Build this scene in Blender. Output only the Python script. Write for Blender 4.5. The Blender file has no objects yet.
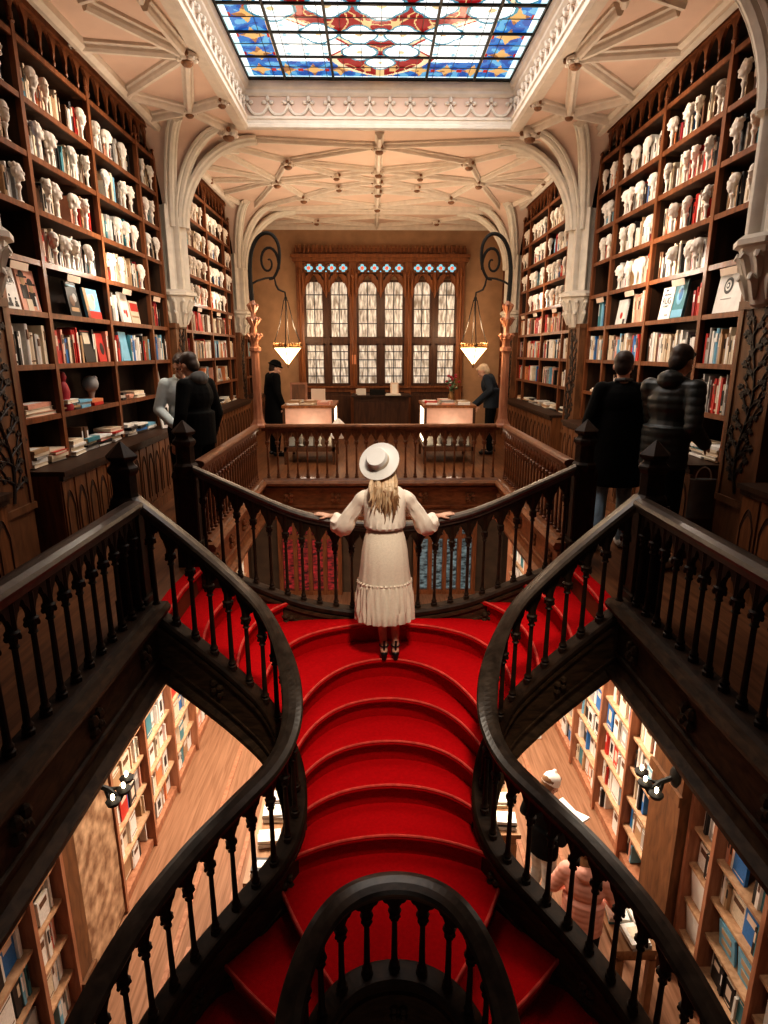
import bpy, bmesh, math, random
from mathutils import Vector, Matrix, noise
sc = bpy.context.scene
COL = sc.collection
PI = math.pi
rnd = random.Random(7)
# ------------------------------------------------------------------ camera
CAMX, CAMZ, FPX, PITCH, YAW = -0.10, 1.68, 612.0, 0.2558, 0.0184
cd = bpy.data.cameras.new('camera')
cam = bpy.data.objects.new('camera', cd); COL.objects.link(cam)
cd.sensor_fit = 'VERTICAL'; cd.sensor_height = 36.0; cd.lens = FPX/1024*36.0
cd.clip_start = .05; cd.clip_end = 100
cam.location = (CAMX, 0, CAMZ); cam.rotation_euler = (PI/2-PITCH, 0, -YAW)
sc.camera = cam

def project(x, y, z):
    dx, dy, dz = x-CAMX, y, z-CAMZ
    c, s = math.cos(YAW), math.sin(YAW); X = c*dx-s*dy; Y = s*dx+c*dy
    c, s = math.cos(PITCH), math.sin(PITCH); d = c*Y-s*dz; up = s*Y+c*dz
    if d < .1: return None
    return 384+FPX*X/d, 512-FPX*up/d, d

# ------------------------------------------------------------------ materials
def new_mat(name):
    m = bpy.data.materials.new(name); m.use_nodes = True
    nt = m.node_tree; b = nt.nodes['Principled BSDF']
    return m, nt, b
def plain(name, col, rough=.6, metal=0, spec=.4, emit=None, estr=0, vary=0, vscale=8, bump=0, bscale=60):
    m, nt, b = new_mat(name)
    b.inputs['Base Color'].default_value = (*col, 1); b.inputs['Roughness'].default_value = rough
    b.inputs['Metallic'].default_value = metal; b.inputs['Specular IOR Level'].default_value = spec
    if emit: b.inputs['Emission Color'].default_value = (*emit, 1); b.inputs['Emission Strength'].default_value = estr
    if vary or bump:
        tc = nt.nodes.new('ShaderNodeTexCoord')
    if vary:
        n = nt.nodes.new('ShaderNodeTexNoise'); n.inputs['Scale'].default_value = vscale; n.inputs['Detail'].default_value = 4
        nt.links.new(tc.outputs['Object'], n.inputs['Vector'])
        r = nt.nodes.new('ShaderNodeValToRGB')
        r.color_ramp.elements[0].position = .3; r.color_ramp.elements[1].position = .7
        r.color_ramp.elements[0].color = (*[max(0, c*(1-vary)) for c in col], 1)
        r.color_ramp.elements[1].color = (*[min(1, c*(1+vary)) for c in col], 1)
        nt.links.new(n.outputs['Fac'], r.inputs['Fac']); nt.links.new(r.outputs['Color'], b.inputs['Base Color'])
    if bump:
        n2 = nt.nodes.new('ShaderNodeTexNoise'); n2.inputs['Scale'].default_value = bscale; n2.inputs['Detail'].default_value = 3
        nt.links.new(tc.outputs['Object'], n2.inputs['Vector'])
        bp = nt.nodes.new('ShaderNodeBump'); bp.inputs['Strength'].default_value = bump; bp.inputs['Distance'].default_value = .02
        nt.links.new(n2.outputs['Fac'], bp.inputs['Height']); nt.links.new(bp.outputs['Normal'], b.inputs['Normal'])
    return m
def wood(name, c0, c1, rough=.45, scale=(3, 3, 30), spec=.35, bump=.15):
    """streaky grain; scale gives the noise frequency along each object axis"""
    m, nt, b = new_mat(name)
    tc = nt.nodes.new('ShaderNodeTexCoord'); mp = nt.nodes.new('ShaderNodeMapping'); mp.inputs['Scale'].default_value = scale
    n = nt.nodes.new('ShaderNodeTexNoise'); n.inputs['Scale'].default_value = 1; n.inputs['Detail'].default_value = 5; n.inputs['Distortion'].default_value = .6
    r = nt.nodes.new('ShaderNodeValToRGB'); r.color_ramp.elements[0].position = .32; r.color_ramp.elements[1].position = .7
    r.color_ramp.elements[0].color = (*c0, 1); r.color_ramp.elements[1].color = (*c1, 1)
    L = nt.links.new
    L(tc.outputs['Object'], mp.inputs['Vector']); L(mp.outputs['Vector'], n.inputs['Vector']); L(n.outputs['Fac'], r.inputs['Fac'])
    L(r.outputs['Color'], b.inputs['Base Color'])
    b.inputs['Roughness'].default_value = rough; b.inputs['Specular IOR Level'].default_value = spec
    bp = nt.nodes.new('ShaderNodeBump'); bp.inputs['Strength'].default_value = bump; bp.inputs['Distance'].default_value = .01
    L(n.outputs['Fac'], bp.inputs['Height']); L(bp.outputs['Normal'], b.inputs['Normal'])
    return m
def emis(name, col, s):
    m, nt, b = new_mat(name)
    b.inputs['Base Color'].default_value = (*col, 1); b.inputs['Emission Color'].default_value = (*col, 1); b.inputs['Emission Strength'].default_value = s
    b.inputs['Roughness'].default_value = .3
    return m

M = {}
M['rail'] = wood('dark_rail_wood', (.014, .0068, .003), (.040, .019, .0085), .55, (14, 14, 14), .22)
M['rail_top'] = wood('polished_handrail_sheen', (.030, .020, .014), (.075, .053, .038), .36, (14, 14, 14), .6)  # colour lightened to carry the skylight's sheen on the handrails
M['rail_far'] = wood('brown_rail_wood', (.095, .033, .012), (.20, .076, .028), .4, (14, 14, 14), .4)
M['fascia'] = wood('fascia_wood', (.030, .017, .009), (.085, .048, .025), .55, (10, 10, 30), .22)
M['fascia_far'] = wood('fascia_lit_wood', (.15, .058, .022), (.30, .125, .05), .45, (10, 10, 30), .35)  # brighter fascia wood, the light on the far panels put into its colour
M['case'] = wood('bookcase_wood', (.115, .036, .012), (.235, .080, .028), .42, (20, 20, 3))
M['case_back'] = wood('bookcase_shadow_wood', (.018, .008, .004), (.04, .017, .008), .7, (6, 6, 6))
M['case_dark'] = wood('dark_case_wood', (.026, .012, .006), (.06, .026, .011), .5, (20, 20, 3))
M['cab'] = wood('cabinet_wood', (.10, .038, .013), (.24, .098, .036), .45, (26, 26, 3))
M['groove_and_shade'] = plain('cabinet_groove_and_shade', (.055, .022, .009), .7)
M['panel'] = wood('pilaster_wood', (.10, .042, .016), (.20, .085, .034), .5, (16, 16, 4))
M['vine'] = plain('vine_carving', (.022, .012, .007), .55, vary=.3)
M['floor'] = wood('gallery_floor', (.09, .034, .014), (.2, .085, .035), .4, (30, 2.2, 3))
M['ground'] = wood('ground_floor_planks', (.20, .095, .050), (.33, .165, .095), .5, (34, 1.6, 3), .2)
M['edge_highlight'] = plain('carpet_edge_highlight', (.60, .075, .055), .8, spec=.2, vary=.25, vscale=20)  # paler red for the highlight painted on the nosings
M['carpet'] = plain('red_carpet', (.45, .003, .006), .88, spec=.08, vary=.10, vscale=45, bump=.25, bscale=240)
M['plaster'] = plain('pink_plaster', (.66, .475, .375), .75, vary=.07, vscale=2.5)
M['stone'] = plain('cream_stucco', (.64, .55, .46), .65, vary=.08, vscale=9, bump=.1, bscale=40)
M['pillar'] = plain('grey_stucco', (.66, .60, .51), .65, vary=.08, vscale=9, bump=.08, bscale=40)
M['gilt'] = plain('boss_brown', (.20, .09, .04), .5, vary=.4, vscale=30)
M['wall'] = plain('brown_wall', (.42, .25, .14), .8, vary=.15, vscale=4)
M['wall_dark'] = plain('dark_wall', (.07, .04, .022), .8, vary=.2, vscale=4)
M['iron'] = plain('black_iron', (.012, .010, .008), .6, spec=.2)
M['screen'] = wood('screen_wood', (.15, .050, .016), (.29, .108, .036), .42, (24, 24, 3))
M['screen_dark'] = wood('screen_dark_wood', (.05, .02, .009), (.10, .042, .018), .45, (24, 24, 3))
M['post'] = wood('carved_post_wood', (.26, .105, .055), (.42, .19, .105), .4, (22, 22, 5))
M['shade'] = emis('lamp_glass', (1, .74, .42), 5.5)
M['brass'] = plain('aged_brass', (.30, .17, .07), .4, .7)
M['white'] = plain('white_paper', (.80, .75, .68), .6)
M['ink'] = plain('black_ink', (.015, .013, .012), .6)
M['card'] = plain('shelf_card', (.74, .58, .45), .7)
M['pages'] = plain('page_edges', (.72, .62, .48), .8)
M['bust'] = plain('white_bust', (.86, .77, .67), .62, vary=.12, vscale=14)
M['lead'] = plain('window_lead', (.03, .025, .02), .5)
M['skin'] = plain('skin', (.62, .36, .25), .5, vary=.06, vscale=20)
M['lip'] = plain('lip', (.45, .14, .12), .5)
M['eye'] = plain('eye_dark', (.03, .02, .02), .3)
M['dress'] = plain('cream_dress', (.86, .74, .60), .8, vary=.05, vscale=60, bump=.25, bscale=160)
M['blouse'] = plain('cream_blouse', (.88, .77, .65), .75, vary=.05, vscale=20, bump=.15, bscale=45)
M['hat'] = plain('white_straw', (.80, .78, .74), .8, bump=.3, bscale=150)
M['hatband'] = plain('cream_band', (.70, .60, .48), .7)
M['hair_blonde'] = plain('blonde_hair', (.50, .33, .19), .5, vary=.3, vscale=25)
M['hair_light'] = plain('light_blonde_hair', (.66, .49, .32), .5, vary=.2, vscale=25)
M['hair_brown'] = plain('honey_brown_hair', (.24, .12, .055), .5, vary=.3, vscale=25)
M['hair_dark'] = plain('dark_brown_hair', (.035, .02, .013), .5, vary=.4, vscale=30)
M['black_cloth'] = plain('black_cloth', (.0045, .0045, .004), .85, spec=.12, vary=.3, vscale=12, bump=.2, bscale=30)
M['puffer'] = plain('dark_puffer', (.020, .023, .020), .42, spec=.5)
M['shirt'] = plain('pale_shirt', (.42, .47, .47), .75, vary=.1, vscale=12, bump=.25, bscale=22)
M['grey_cloth'] = plain('grey_cloth', (.10, .10, .095), .8, vary=.2, vscale=12)
M['jeans'] = plain('light_jeans', (.30, .42, .52), .8, vary=.25, vscale=14, bump=.2, bscale=40)
M['jeans_pale'] = plain('pale_jeans', (.58, .58, .54), .8, vary=.2, vscale=14)
M['jeans_dark'] = plain('dark_jeans', (.014, .022, .032), .8, vary=.2, vscale=14)
M['pink'] = plain('pink_padding', (.86, .42, .32), .7, vary=.08, vscale=9)
M['red_bag'] = plain('red_bag', (.30, .02, .02), .5)
M['shoe'] = plain('black_shoe', (.012, .01, .009), .35)
M['tan'] = plain('tan_strap', (.52, .36, .22), .6)
M['white_shoe'] = plain('white_shoe', (.62, .60, .56), .6)
M['table'] = wood('pale_table_wood', (.26, .13, .06), (.42, .23, .12), .45, (20, 3, 3))
M['case_panel'] = plain('lit_case_panel', (.66, .38, .27), .5, emit=(.9, .5, .34), estr=.04, vary=.1, vscale=9)  # light on the panel put into its pale colour and faint glow
M['glow'] = emis('case_light', (1, .80, .55), 3.0)
M['bulb'] = emis('bulb', (1, .82, .55), 18)
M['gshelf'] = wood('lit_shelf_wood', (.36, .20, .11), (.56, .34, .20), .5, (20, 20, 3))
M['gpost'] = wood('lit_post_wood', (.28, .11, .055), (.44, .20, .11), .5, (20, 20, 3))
M['tube'] = emis('shelf_light', (1, .86, .66), 6)

def glass_mat():
    m, nt, b = new_mat('case_glass')
    b.inputs['Base Color'].default_value = (.9, .92, .9, 1); b.inputs['Roughness'].default_value = .03
    b.inputs['Transmission Weight'].default_value = 1; b.inputs['IOR'].default_value = 1.02
    return m
M['glass'] = glass_mat()
def pane_mat(name, c0, c1, s, scale=(26, 26, 5)):
    m, nt, b = new_mat(name)
    tc = nt.nodes.new('ShaderNodeTexCoord'); mp = nt.nodes.new('ShaderNodeMapping'); mp.inputs['Scale'].default_value = scale
    n = nt.nodes.new('ShaderNodeTexNoise'); n.inputs['Scale'].default_value = 1; n.inputs['Detail'].default_value = 4
    r = nt.nodes.new('ShaderNodeValToRGB'); r.color_ramp.elements[0].position = .35; r.color_ramp.elements[1].position = .68
    r.color_ramp.elements[0].color = (*c0, 1); r.color_ramp.elements[1].color = (*c1, 1)
    L = nt.links.new
    L(tc.outputs['Object'], mp.inputs['Vector']); L(mp.outputs['Vector'], n.inputs['Vector']); L(n.outputs['Fac'], r.inputs['Fac'])
    L(r.outputs['Color'], b.inputs['Base Color']); L(r.outputs['Color'], b.inputs['Emission Color'])
    b.inputs['Emission Strength'].default_value = s; b.inputs['Roughness'].default_value = .5
    return m
M['pane'] = pane_mat('curtained_pane', (.22, .17, .12), (.80, .74, .64), .55)
M['pane_red'] = pane_mat('red_lit_pane', (.02, .004, .004), (.42, .03, .035), .3, (7, 7, 16))
M['pane_blue'] = pane_mat('blue_lit_pane', (.008, .012, .016), (.20, .30, .34), .3, (7, 7, 16))
M['pane_poster'] = pane_mat('sepia_mural', (.20, .10, .05), (.66, .44, .27), .0, (7, 7, 7))
M['tear_blue'] = emis('quatrefoil_blue', (.22, .55, .68), .75)
M['tear_red'] = emis('quatrefoil_red', (.85, .13, .07), .85)

PALETTE = {
 'white': (.80, .76, .70), 'cream': (.72, .60, .45), 'grey': (.36, .34, .32), 'black': (.018, .016, .016),
 'red': (.52, .035, .025), 'crimson': (.32, .02, .03), 'orange': (.66, .24, .10), 'salmon': (.70, .34, .24),
 'blue': (.03, .16, .42), 'sky blue': (.20, .46, .62), 'teal': (.06, .22, .26), 'green': (.09, .15, .07),
 'brown': (.13, .06, .03), 'tan': (.42, .26, .14), 'pink': (.72, .42, .36), 'navy': (.02, .035, .09)}
BM = {k: plain('cover_'+k.replace(' ', '_'), v, .5, vary=.12, vscale=11) for k, v in PALETTE.items()}

# ------------------------------------------------------------------ mesh builder
class MB:
    def __init__(s): s.v = []; s.f = []; s.m = []; s.M = None
    def add(s, vs, fs, m=0):
        o = len(s.v)
        for p in vs:
            s.v.append(tuple(s.M @ Vector(p)) if s.M is not None else tuple(p))
        for f in fs: s.f.append(tuple(i+o for i in f)); s.m.append(m)
    def box(s, x0, x1, y0, y1, z0, z1, m=0):
        if x0 > x1: x0, x1 = x1, x0
        if y0 > y1: y0, y1 = y1, y0
        s.add([(x0,y0,z0),(x1,y0,z0),(x1,y1,z0),(x0,y1,z0),(x0,y0,z1),(x1,y0,z1),(x1,y1,z1),(x0,y1,z1)],
              [(0,3,2,1),(4,5,6,7),(0,1,5,4),(1,2,6,5),(2,3,7,6),(3,0,4,7)], m)
    def obox(s, c, d, mat=None, m=0):
        old = s.M; T = Matrix.Translation(c) @ (mat or Matrix.Identity(4)); s.M = (old @ T) if old is not None else T
        s.box(-d[0]/2, d[0]/2, -d[1]/2, d[1]/2, -d[2]/2, d[2]/2, m); s.M = old
    def prism(s, poly, a0, a1, axis='z', m=0):
        n = len(poly)
        def P(u, v, w): return {'z': (u, v, w), 'x': (w, u, v), 'y': (u, w, v)}[axis]
        vs = [P(u, v, a0) for u, v in poly]+[P(u, v, a1) for u, v in poly]
        s.add(vs, [tuple(range(n))[::-1], tuple(range(n, 2*n))]+[(i, (i+1) % n, n+(i+1) % n, n+i) for i in range(n)], m)
    def lathe(s, prof, n=10, c=(0, 0, 0), m=0, sx=1, sy=1, a0=0, a1=2*PI):
        full = abs(a1-a0-2*PI) < 1e-6; k = n if full else n+1
        vs = []; fs = []
        for r, z in prof:
            for i in range(k):
                a = a0+(a1-a0)*i/n; vs.append((c[0]+r*sx*math.cos(a), c[1]+r*sy*math.sin(a), c[2]+z))
        for j in range(len(prof)-1):
            for i in range(n):
                i2 = (i+1) % k; fs.append((j*k+i, j*k+i2, (j+1)*k+i2, (j+1)*k+i))
        if full:
            fs.append(tuple(range(k))[::-1]); fs.append(tuple((len(prof)-1)*k+i for i in range(k)))
        s.add(vs, fs, m)
    def loft(s, rings, m=0, cap=True):
        k = len(rings[0]); vs = [p for r in rings for p in r]; fs = []
        for j in range(len(rings)-1):
            for i in range(k):
                i2 = (i+1) % k; fs.append((j*k+i, j*k+i2, (j+1)*k+i2, (j+1)*k+i))
        if cap: fs.append(tuple(range(k))[::-1]); fs.append(tuple((len(rings)-1)*k+i for i in range(k)))
        s.add(vs, fs, m)
    def tube(s, pts, r, n=6, m=0, flat=None):
        pts = [Vector(p) for p in pts]; rings = []
        up = Vector((0, 0, 1))
        for i, p in enumerate(pts):
            d = (pts[min(i+1, len(pts)-1)]-pts[max(i-1, 0)])
            if d.length < 1e-9: d = Vector((0, 0, 1))
            d.normalize()
            if i == 0:
                ref = Vector((1, 0, 0)) if abs(d.x) < .8 else Vector((0, 1, 0))
                a = (ref-d*ref.dot(d)).normalized()
            else:
                a = (a-d*a.dot(d))
                a = a.normalized() if a.length > 1e-6 else d.orthogonal().normalized()
            b = d.cross(a); rr = r[i] if isinstance(r, (list, tuple)) else r
            ra, rb = (rr, rr) if not isinstance(rr, (tuple, list)) else rr
            rings.append([p+a*(ra*math.cos(t*2*PI/n))+b*(rb*math.sin(t*2*PI/n)) for t in range(n)])
        s.loft(rings, m)
    def sweep(s, pts, sec, m=0, closed=False):
        """section (side, up) carried along a path with its side vector kept level"""
        pts = [Vector(p) for p in pts]; rings = []; n = len(pts)
        for i, p in enumerate(pts):
            d = pts[(i+1) % n if closed else min(i+1, n-1)]-pts[i-1 if closed else max(i-1, 0)]
            d.z = 0; d.normalize(); a = Vector((d.y, -d.x, 0))
            k = 1
            if 0 < i < n-1 or closed:
                d1 = (pts[(i+1) % n]-p); d0 = (p-pts[i-1]); d1.z = d0.z = 0
                if d1.length > 1e-6 and d0.length > 1e-6:
                    c = max(.02, min(1, d1.normalized().dot(d0.normalized()))); k = 1/math.sqrt((1+c)/2)
            rings.append([p+a*(u*k)+Vector((0, 0, w)) for u, w in sec])
        if closed: rings.append(rings[0])
        s.loft(rings, m, cap=not closed)
    def ell(s, c, r, n=10, m=0, rot=None, h=None):
        h = h or max(4, n*2//3); vs = []; fs = []
        R = rot or Matrix.Identity(3)
        for j in range(1, h):
            t = PI*j/h
            for i in range(n):
                a = 2*PI*i/n
                vs.append(Vector(c)+R @ Vector((r[0]*math.sin(t)*math.cos(a), r[1]*math.sin(t)*math.sin(a), -r[2]*math.cos(t))))
        k = (h-1)*n; vs.append(Vector(c)+R @ Vector((0, 0, -r[2]))); vs.append(Vector(c)+R @ Vector((0, 0, r[2])))
        for j in range(h-2):
            for i in range(n): fs.append((j*n+i, j*n+(i+1) % n, (j+1)*n+(i+1) % n, (j+1)*n+i))
        for i in range(n):
            fs.append((k, (i+1) % n, i)); fs.append((k+1, (h-2)*n+i, (h-2)*n+(i+1) % n))
        s.add(vs, fs, m)
    def strip(s, A, B, m=0):
        n = len(A); s.add(list(A)+list(B), [(i, i+1, n+i+1, n+i) for i in range(n-1)], m)
    def mesh(s, name, mats, smooth=False, sharp=True):
        me = bpy.data.meshes.new(name); me.from_pydata(s.v, [], s.f)
        mats = mats if isinstance(mats, (list, tuple)) else [mats]
        for x in mats: me.materials.append(x)
        if any(s.m): me.polygons.foreach_set('material_index', s.m)
        if smooth: me.polygons.foreach_set('use_smooth', [True]*len(me.polygons))
        if smooth and sharp: me.set_sharp_from_angle(angle=.7)
        me.update(); return me
    def build(s, name, mats, parent=None, smooth=False, loc=None, fix=False):
        me = s.mesh(name, mats, smooth)
        if fix:
            b = bmesh.new(); b.from_mesh(me); bmesh.ops.recalc_face_normals(b, faces=b.faces); b.to_mesh(me); b.free()
        o = bpy.data.objects.new(name, me); COL.objects.link(o)
        if parent is not None: o.parent = parent
        if loc is not None: o.location = loc
        return o

def tag(o, label, cat=None, group=None, kind=None):
    o['label'] = label
    if cat: o['category'] = cat
    if group: o['group'] = group
    if kind: o['kind'] = kind
    return o
def empty(name, loc=(0, 0, 0), rz=0):
    o = bpy.data.objects.new(name, None); COL.objects.link(o); o.location = loc; o.rotation_euler = (0, 0, rz); o.empty_display_size = .1
    return o
def struct(o, label):
    o['kind'] = 'structure'; o['label'] = label; return o
def inst(name, me, parent=None, loc=(0, 0, 0), rz=0, scale=None):
    o = bpy.data.objects.new(name, me); COL.objects.link(o)
    if parent is not None: o.parent = parent
    o.location = loc; o.rotation_euler = (0, 0, rz)
    if scale: o.scale = scale
    return o
def dup(root, loc=None, rz=None):
    def cp(o, par):
        c = o.copy(); COL.objects.link(c); c.parent = par
        for ch in list(o.children): cp(ch, c)
        return c
    r = cp(root, None)
    if loc is not None: r.location = loc
    if rz is not None: r.rotation_euler = (0, 0, rz)
    return r
def resample(pts, n):
    pts = [Vector(p) for p in pts]; L = [0]
    for a, b in zip(pts, pts[1:]): L.append(L[-1]+(b-a).length)
    out = []
    for i in range(n):
        t = L[-1]*i/(n-1); j = 0
        while j < len(L)-2 and L[j+1] < t: j += 1
        w = (t-L[j])/max(1e-9, L[j+1]-L[j]); out.append(pts[j].lerp(pts[j+1], min(1, max(0, w))))
    return out
def smooth_path(ctrl, per=8):
    """Catmull-Rom through the control points"""
    P = [Vector(p) for p in ctrl]; P = [2*P[0]-P[1]]+P+[2*P[-1]-P[-2]]; out = []
    for i in range(1, len(P)-2):
        for k in range(per):
            t = k/per; a, b, c, d = P[i-1:i+3]
            out.append(.5*((2*b)+(c-a)*t+(2*a-5*b+4*c-d)*t*t+(3*b-a-3*c+d)*t**3))
    out.append(P[-2]); return out
def bez(p0, p1, p2, n=14):
    p0, p1, p2 = Vector(p0), Vector(p1), Vector(p2)
    return [(1-t)**2*p0+2*t*(1-t)*p1+t*t*p2 for t in [i/(n-1) for i in range(n)]]
def text_mesh(body, size, mat, name='lettering'):
    cu = bpy.data.curves.new(name, 'FONT'); cu.body = body; cu.size = size; cu.align_x = 'CENTER'; cu.align_y = 'CENTER'; cu.extrude = .0008
    o = bpy.data.objects.new(name, cu); COL.objects.link(o)
    dg = bpy.context.evaluated_depsgraph_get(); me = bpy.data.meshes.new_from_object(o.evaluated_get(dg)); me.materials.clear(); me.materials.append(mat)
    bpy.data.objects.remove(o); bpy.data.curves.remove(cu); me.name = name; return me
def remeshed(mb, name, mat, parent, vox=.008, it=6, smooth=.5):
    """joins overlapping volumes into one continuous skin"""
    o = mb.build(name, mat)
    r = o.modifiers.new('r', 'REMESH'); r.mode = 'VOXEL'; r.voxel_size = vox
    s = o.modifiers.new('s', 'SMOOTH'); s.iterations = it; s.factor = smooth
    dg = bpy.context.evaluated_depsgraph_get(); me = bpy.data.meshes.new_from_object(o.evaluated_get(dg))
    bpy.data.objects.remove(o)
    me.name = name; me.polygons.foreach_set('use_smooth', [True]*len(me.polygons)); me.materials.clear(); me.materials.append(mat)
    n = bpy.data.objects.new(name, me); COL.objects.link(n)
    if parent is not None: n.parent = parent
    return n

# ------------------------------------------------------------------ room shell
ZC = 4.25; XW = 3.02; XF = 2.72
PIL_Y = [0.45, 4.35, 8.5, 12.45]
GY0 = .35
mb = MB()
mb.box(-XW, -1.5, -3, 14, -.22, 0); mb.box(1.5, XW, -3, 14, -.22, 0)
mb.box(-1.5, 1.5, 7.42, 14, -.22, 0); mb.box(-1.5, 1.5, -3, GY0, -.22, 0)
struct(mb.build('floor_gallery', M['floor']), 'brown wooden gallery floor around the stair opening')
mb = MB(); mb.box(-XW, XW, -3, 14, -4.2, -4.0)
struct(mb.build('floor_ground', M['ground']), 'pale wooden plank floor of the shop below the stairs')
for sx, nm in ((-1, 'left'), (1, 'right')):
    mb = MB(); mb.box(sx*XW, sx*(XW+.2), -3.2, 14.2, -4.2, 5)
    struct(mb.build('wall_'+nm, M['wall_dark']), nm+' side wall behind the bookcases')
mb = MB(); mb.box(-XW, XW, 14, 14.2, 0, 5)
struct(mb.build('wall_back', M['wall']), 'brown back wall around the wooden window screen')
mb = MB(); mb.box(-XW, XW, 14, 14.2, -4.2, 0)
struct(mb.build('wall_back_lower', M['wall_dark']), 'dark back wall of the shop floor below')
mb = MB(); mb.box(-XW, XW, -3.2, -3, -4.2, 5)
struct(mb.build('wall_front', M['wall']), 'front wall behind the viewer')
# carved fascia around the gallery opening
def fascia(name, pts, mat, label, h=.40, side=1):
    mb = MB()
    mb.sweep(pts, [(0, -.27), (.05*side, -.27), (.05*side, .10), (0, .10)])
    mb.sweep(pts, [(-.02*side, .10), (.11*side, .10), (.12*side, .13), (.10*side, .16), (-.02*side, .16)])
    mb.sweep(pts, [(.05*side, .04), (.075*side, .045), (.075*side, .07), (.05*side, .075)])
    mb.sweep(pts, [(0, -.33), (.10*side, -.33), (.11*side, -.29), (.07*side, -.26), (.05*side, -.22), (0, -.22)])
    mb.sweep(pts, [(.05*side, -.19), (.065*side, -.185), (.065*side, -.165), (.05*side, -.16)])
    o = mb.build(name, mat, fix=True); struct(o, label)
    # carved rosettes along the frieze
    p = resample(pts, 200); L = sum((b-a).length for a, b in zip(p, p[1:]))
    k = max(2, int(L/.55))
    for i in range(k):
        mb = MB()
        q = p[int((i+.5)/k*199)]; d = p[min(199, int((i+.5)/k*199)+1)]-q; d.normalize(); nrm = Vector((d.y, -d.x, 0))*side
        c = q+nrm*.055+Vector((0, 0, -.06))
        for a in range(4):
            ang = PI/4+a*PI/2
            mb.ell(c+d*(.045*math.cos(ang))+Vector((0, 0, .045*math.sin(ang))), (.032, .032, .032), 7)
        mb.ell(c+nrm*.012, (.022, .022, .022), 7); mb.build('rosette', mat, o)
    return o
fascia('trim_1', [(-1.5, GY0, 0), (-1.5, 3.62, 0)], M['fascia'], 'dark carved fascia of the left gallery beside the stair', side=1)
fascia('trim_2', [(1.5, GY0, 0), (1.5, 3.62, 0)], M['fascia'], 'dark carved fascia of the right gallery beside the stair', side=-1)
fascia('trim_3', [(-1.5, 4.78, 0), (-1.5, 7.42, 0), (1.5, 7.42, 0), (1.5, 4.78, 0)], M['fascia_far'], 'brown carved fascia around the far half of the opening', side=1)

# ------------------------------------------------------------------ skylight, cornice, ceiling
SX, SY0, SY1, ZG = 1.57, 3.9, 8.1, 4.72
mb = MB()
mb.box(-XW, -SX, -3, 14, ZC, ZC+.08); mb.box(SX, XW, -3, 14, ZC, ZC+.08)
mb.box(-SX, SX, SY1, 14, ZC, ZC+.08); mb.box(-SX, SX, -3, SY0, ZC, ZC+.08)
ceil = struct(mb.build('ceiling', M['plaster']), 'pale pink plaster ceiling with ribs around the stained glass')
# ribs
RIBSEC = [(-.055, 0), (-.055, -.025), (-.035, -.035), (-.03, -.06), (-.015, -.085), (.015, -.085), (.03, -.06), (.035, -.035), (.055, -.025), (.055, 0)]
ribs = MB(); bosses = []
def rib(a, b, k=1.0):
    a, b = Vector((*a, ZC)), Vector((*b, ZC)); ribs.sweep([a, b], [(u*k, w*k) for u, w in RIBSEC])
def side_strip(sx, yp, dirn, q=1.0):
    """ribs of the side strip between the skylight and the wall, in the half bay that leaves pillar yp in direction dirn"""
    Y = lambda d: yp-dirn*d*q
    W1, W2 = (sx*2.62, Y(2.4)), (sx*2.6, Y(1.37)); B1, B2 = (sx*1.72, Y(2.25)), (sx*2.07, Y(.95)); C1 = (sx*1.66, Y(1.2)); C2 = (sx*1.78, Y(.38))
    E1 = (sx*2.25, Y(3.05)); E2 = (sx*1.8, Y(3.05)); W0 = (sx*2.62, Y(.7))
    for a, b in ((B1, W1), (B1, W2), (B1, B2), (B2, W2), (B2, C1), (B2, C2), (B1, E1), (B1, E2), (B2, W0)): rib(a, b)
    bosses.extend([(*B1, 1.3), (*B2, 1.1), (*W1, .8), (*C1, 1.0), (*W2, .6)]); bosses.append((*C2, 1.6))
for sx in (-1, 1):
    side_strip(sx, 8.5, 1); side_strip(sx, 4.45, -1, .3)
# far flat ceiling: star vaults
def star(y0, y1):
    ym = (y0+y1)/2; L = y1-y0
    for sx in (-1, 1):
        P0, P1 = (sx*2.3, y0+.1), (sx*2.3, y1-.1)
        a, b, c = (sx*1.25, y0+.26*L), (sx*1.25, y1-.26*L), (sx*1.55, ym); w = (sx*2.62, ym)
        n0, n1 = (sx*.62, y0+.42*L), (sx*.62, y1-.42*L)
        for e in ((P0, a), (P1, b), (P0, (sx*2.62, y0+.3*L)), (P1, (sx*2.62, y1-.3*L)), (P0, c), (P1, c), (a, c), (b, c), (c, w), ((sx*2.62, y0+.3*L), c), ((sx*2.62, y1-.3*L), c),
                  (a, (0, y0+.1*L)), (a, (0, y0+.36*L)), (b, (0, y1-.1*L)), (b, (0, y1-.36*L)), (c, n0), (c, n1), (a, n0), (b, n1), (n0, (0, ym)), (n1, (0, ym)), (P0, (0, y0+.1*L)), (P1, (0, y1-.1*L)),
                  (n0, (0, y0+.36*L)), (n1, (0, y1-.36*L))): rib(*e, k=.8)
        bosses.extend([(*a, 1.35), (*b, 1.35), (*c, 1.35), (*n0, 1.1), (*n1, 1.1), (sx*2.55, ym, .8), (*P0, 1.2), (*P1, 1.2)])
    for y in (y0+.1*L, y0+.36*L, ym, y1-.36*L, y1-.1*L): bosses.append((0, y, 1.3))
    rib((0, y0), (0, y1), 1.0)
star(8.3, 12.45)
for sx in (-1, 1):
    rib((sx*2.3, 12.45), (sx*1.2, 13.3), .8); rib((sx*1.2, 13.3), (0, 12.9), .8); rib((sx*1.2, 13.3), (sx*2.6, 13.7), .8); rib((sx*1.2, 13.3), (0, 13.8), .8)
    rib((sx*2.45, 12.45), (0, 12.45), 1.0)
    bosses.append((sx*1.2, 13.3, 1.2))
rib((0, 12.45), (0, 14), 1.0)
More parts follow.
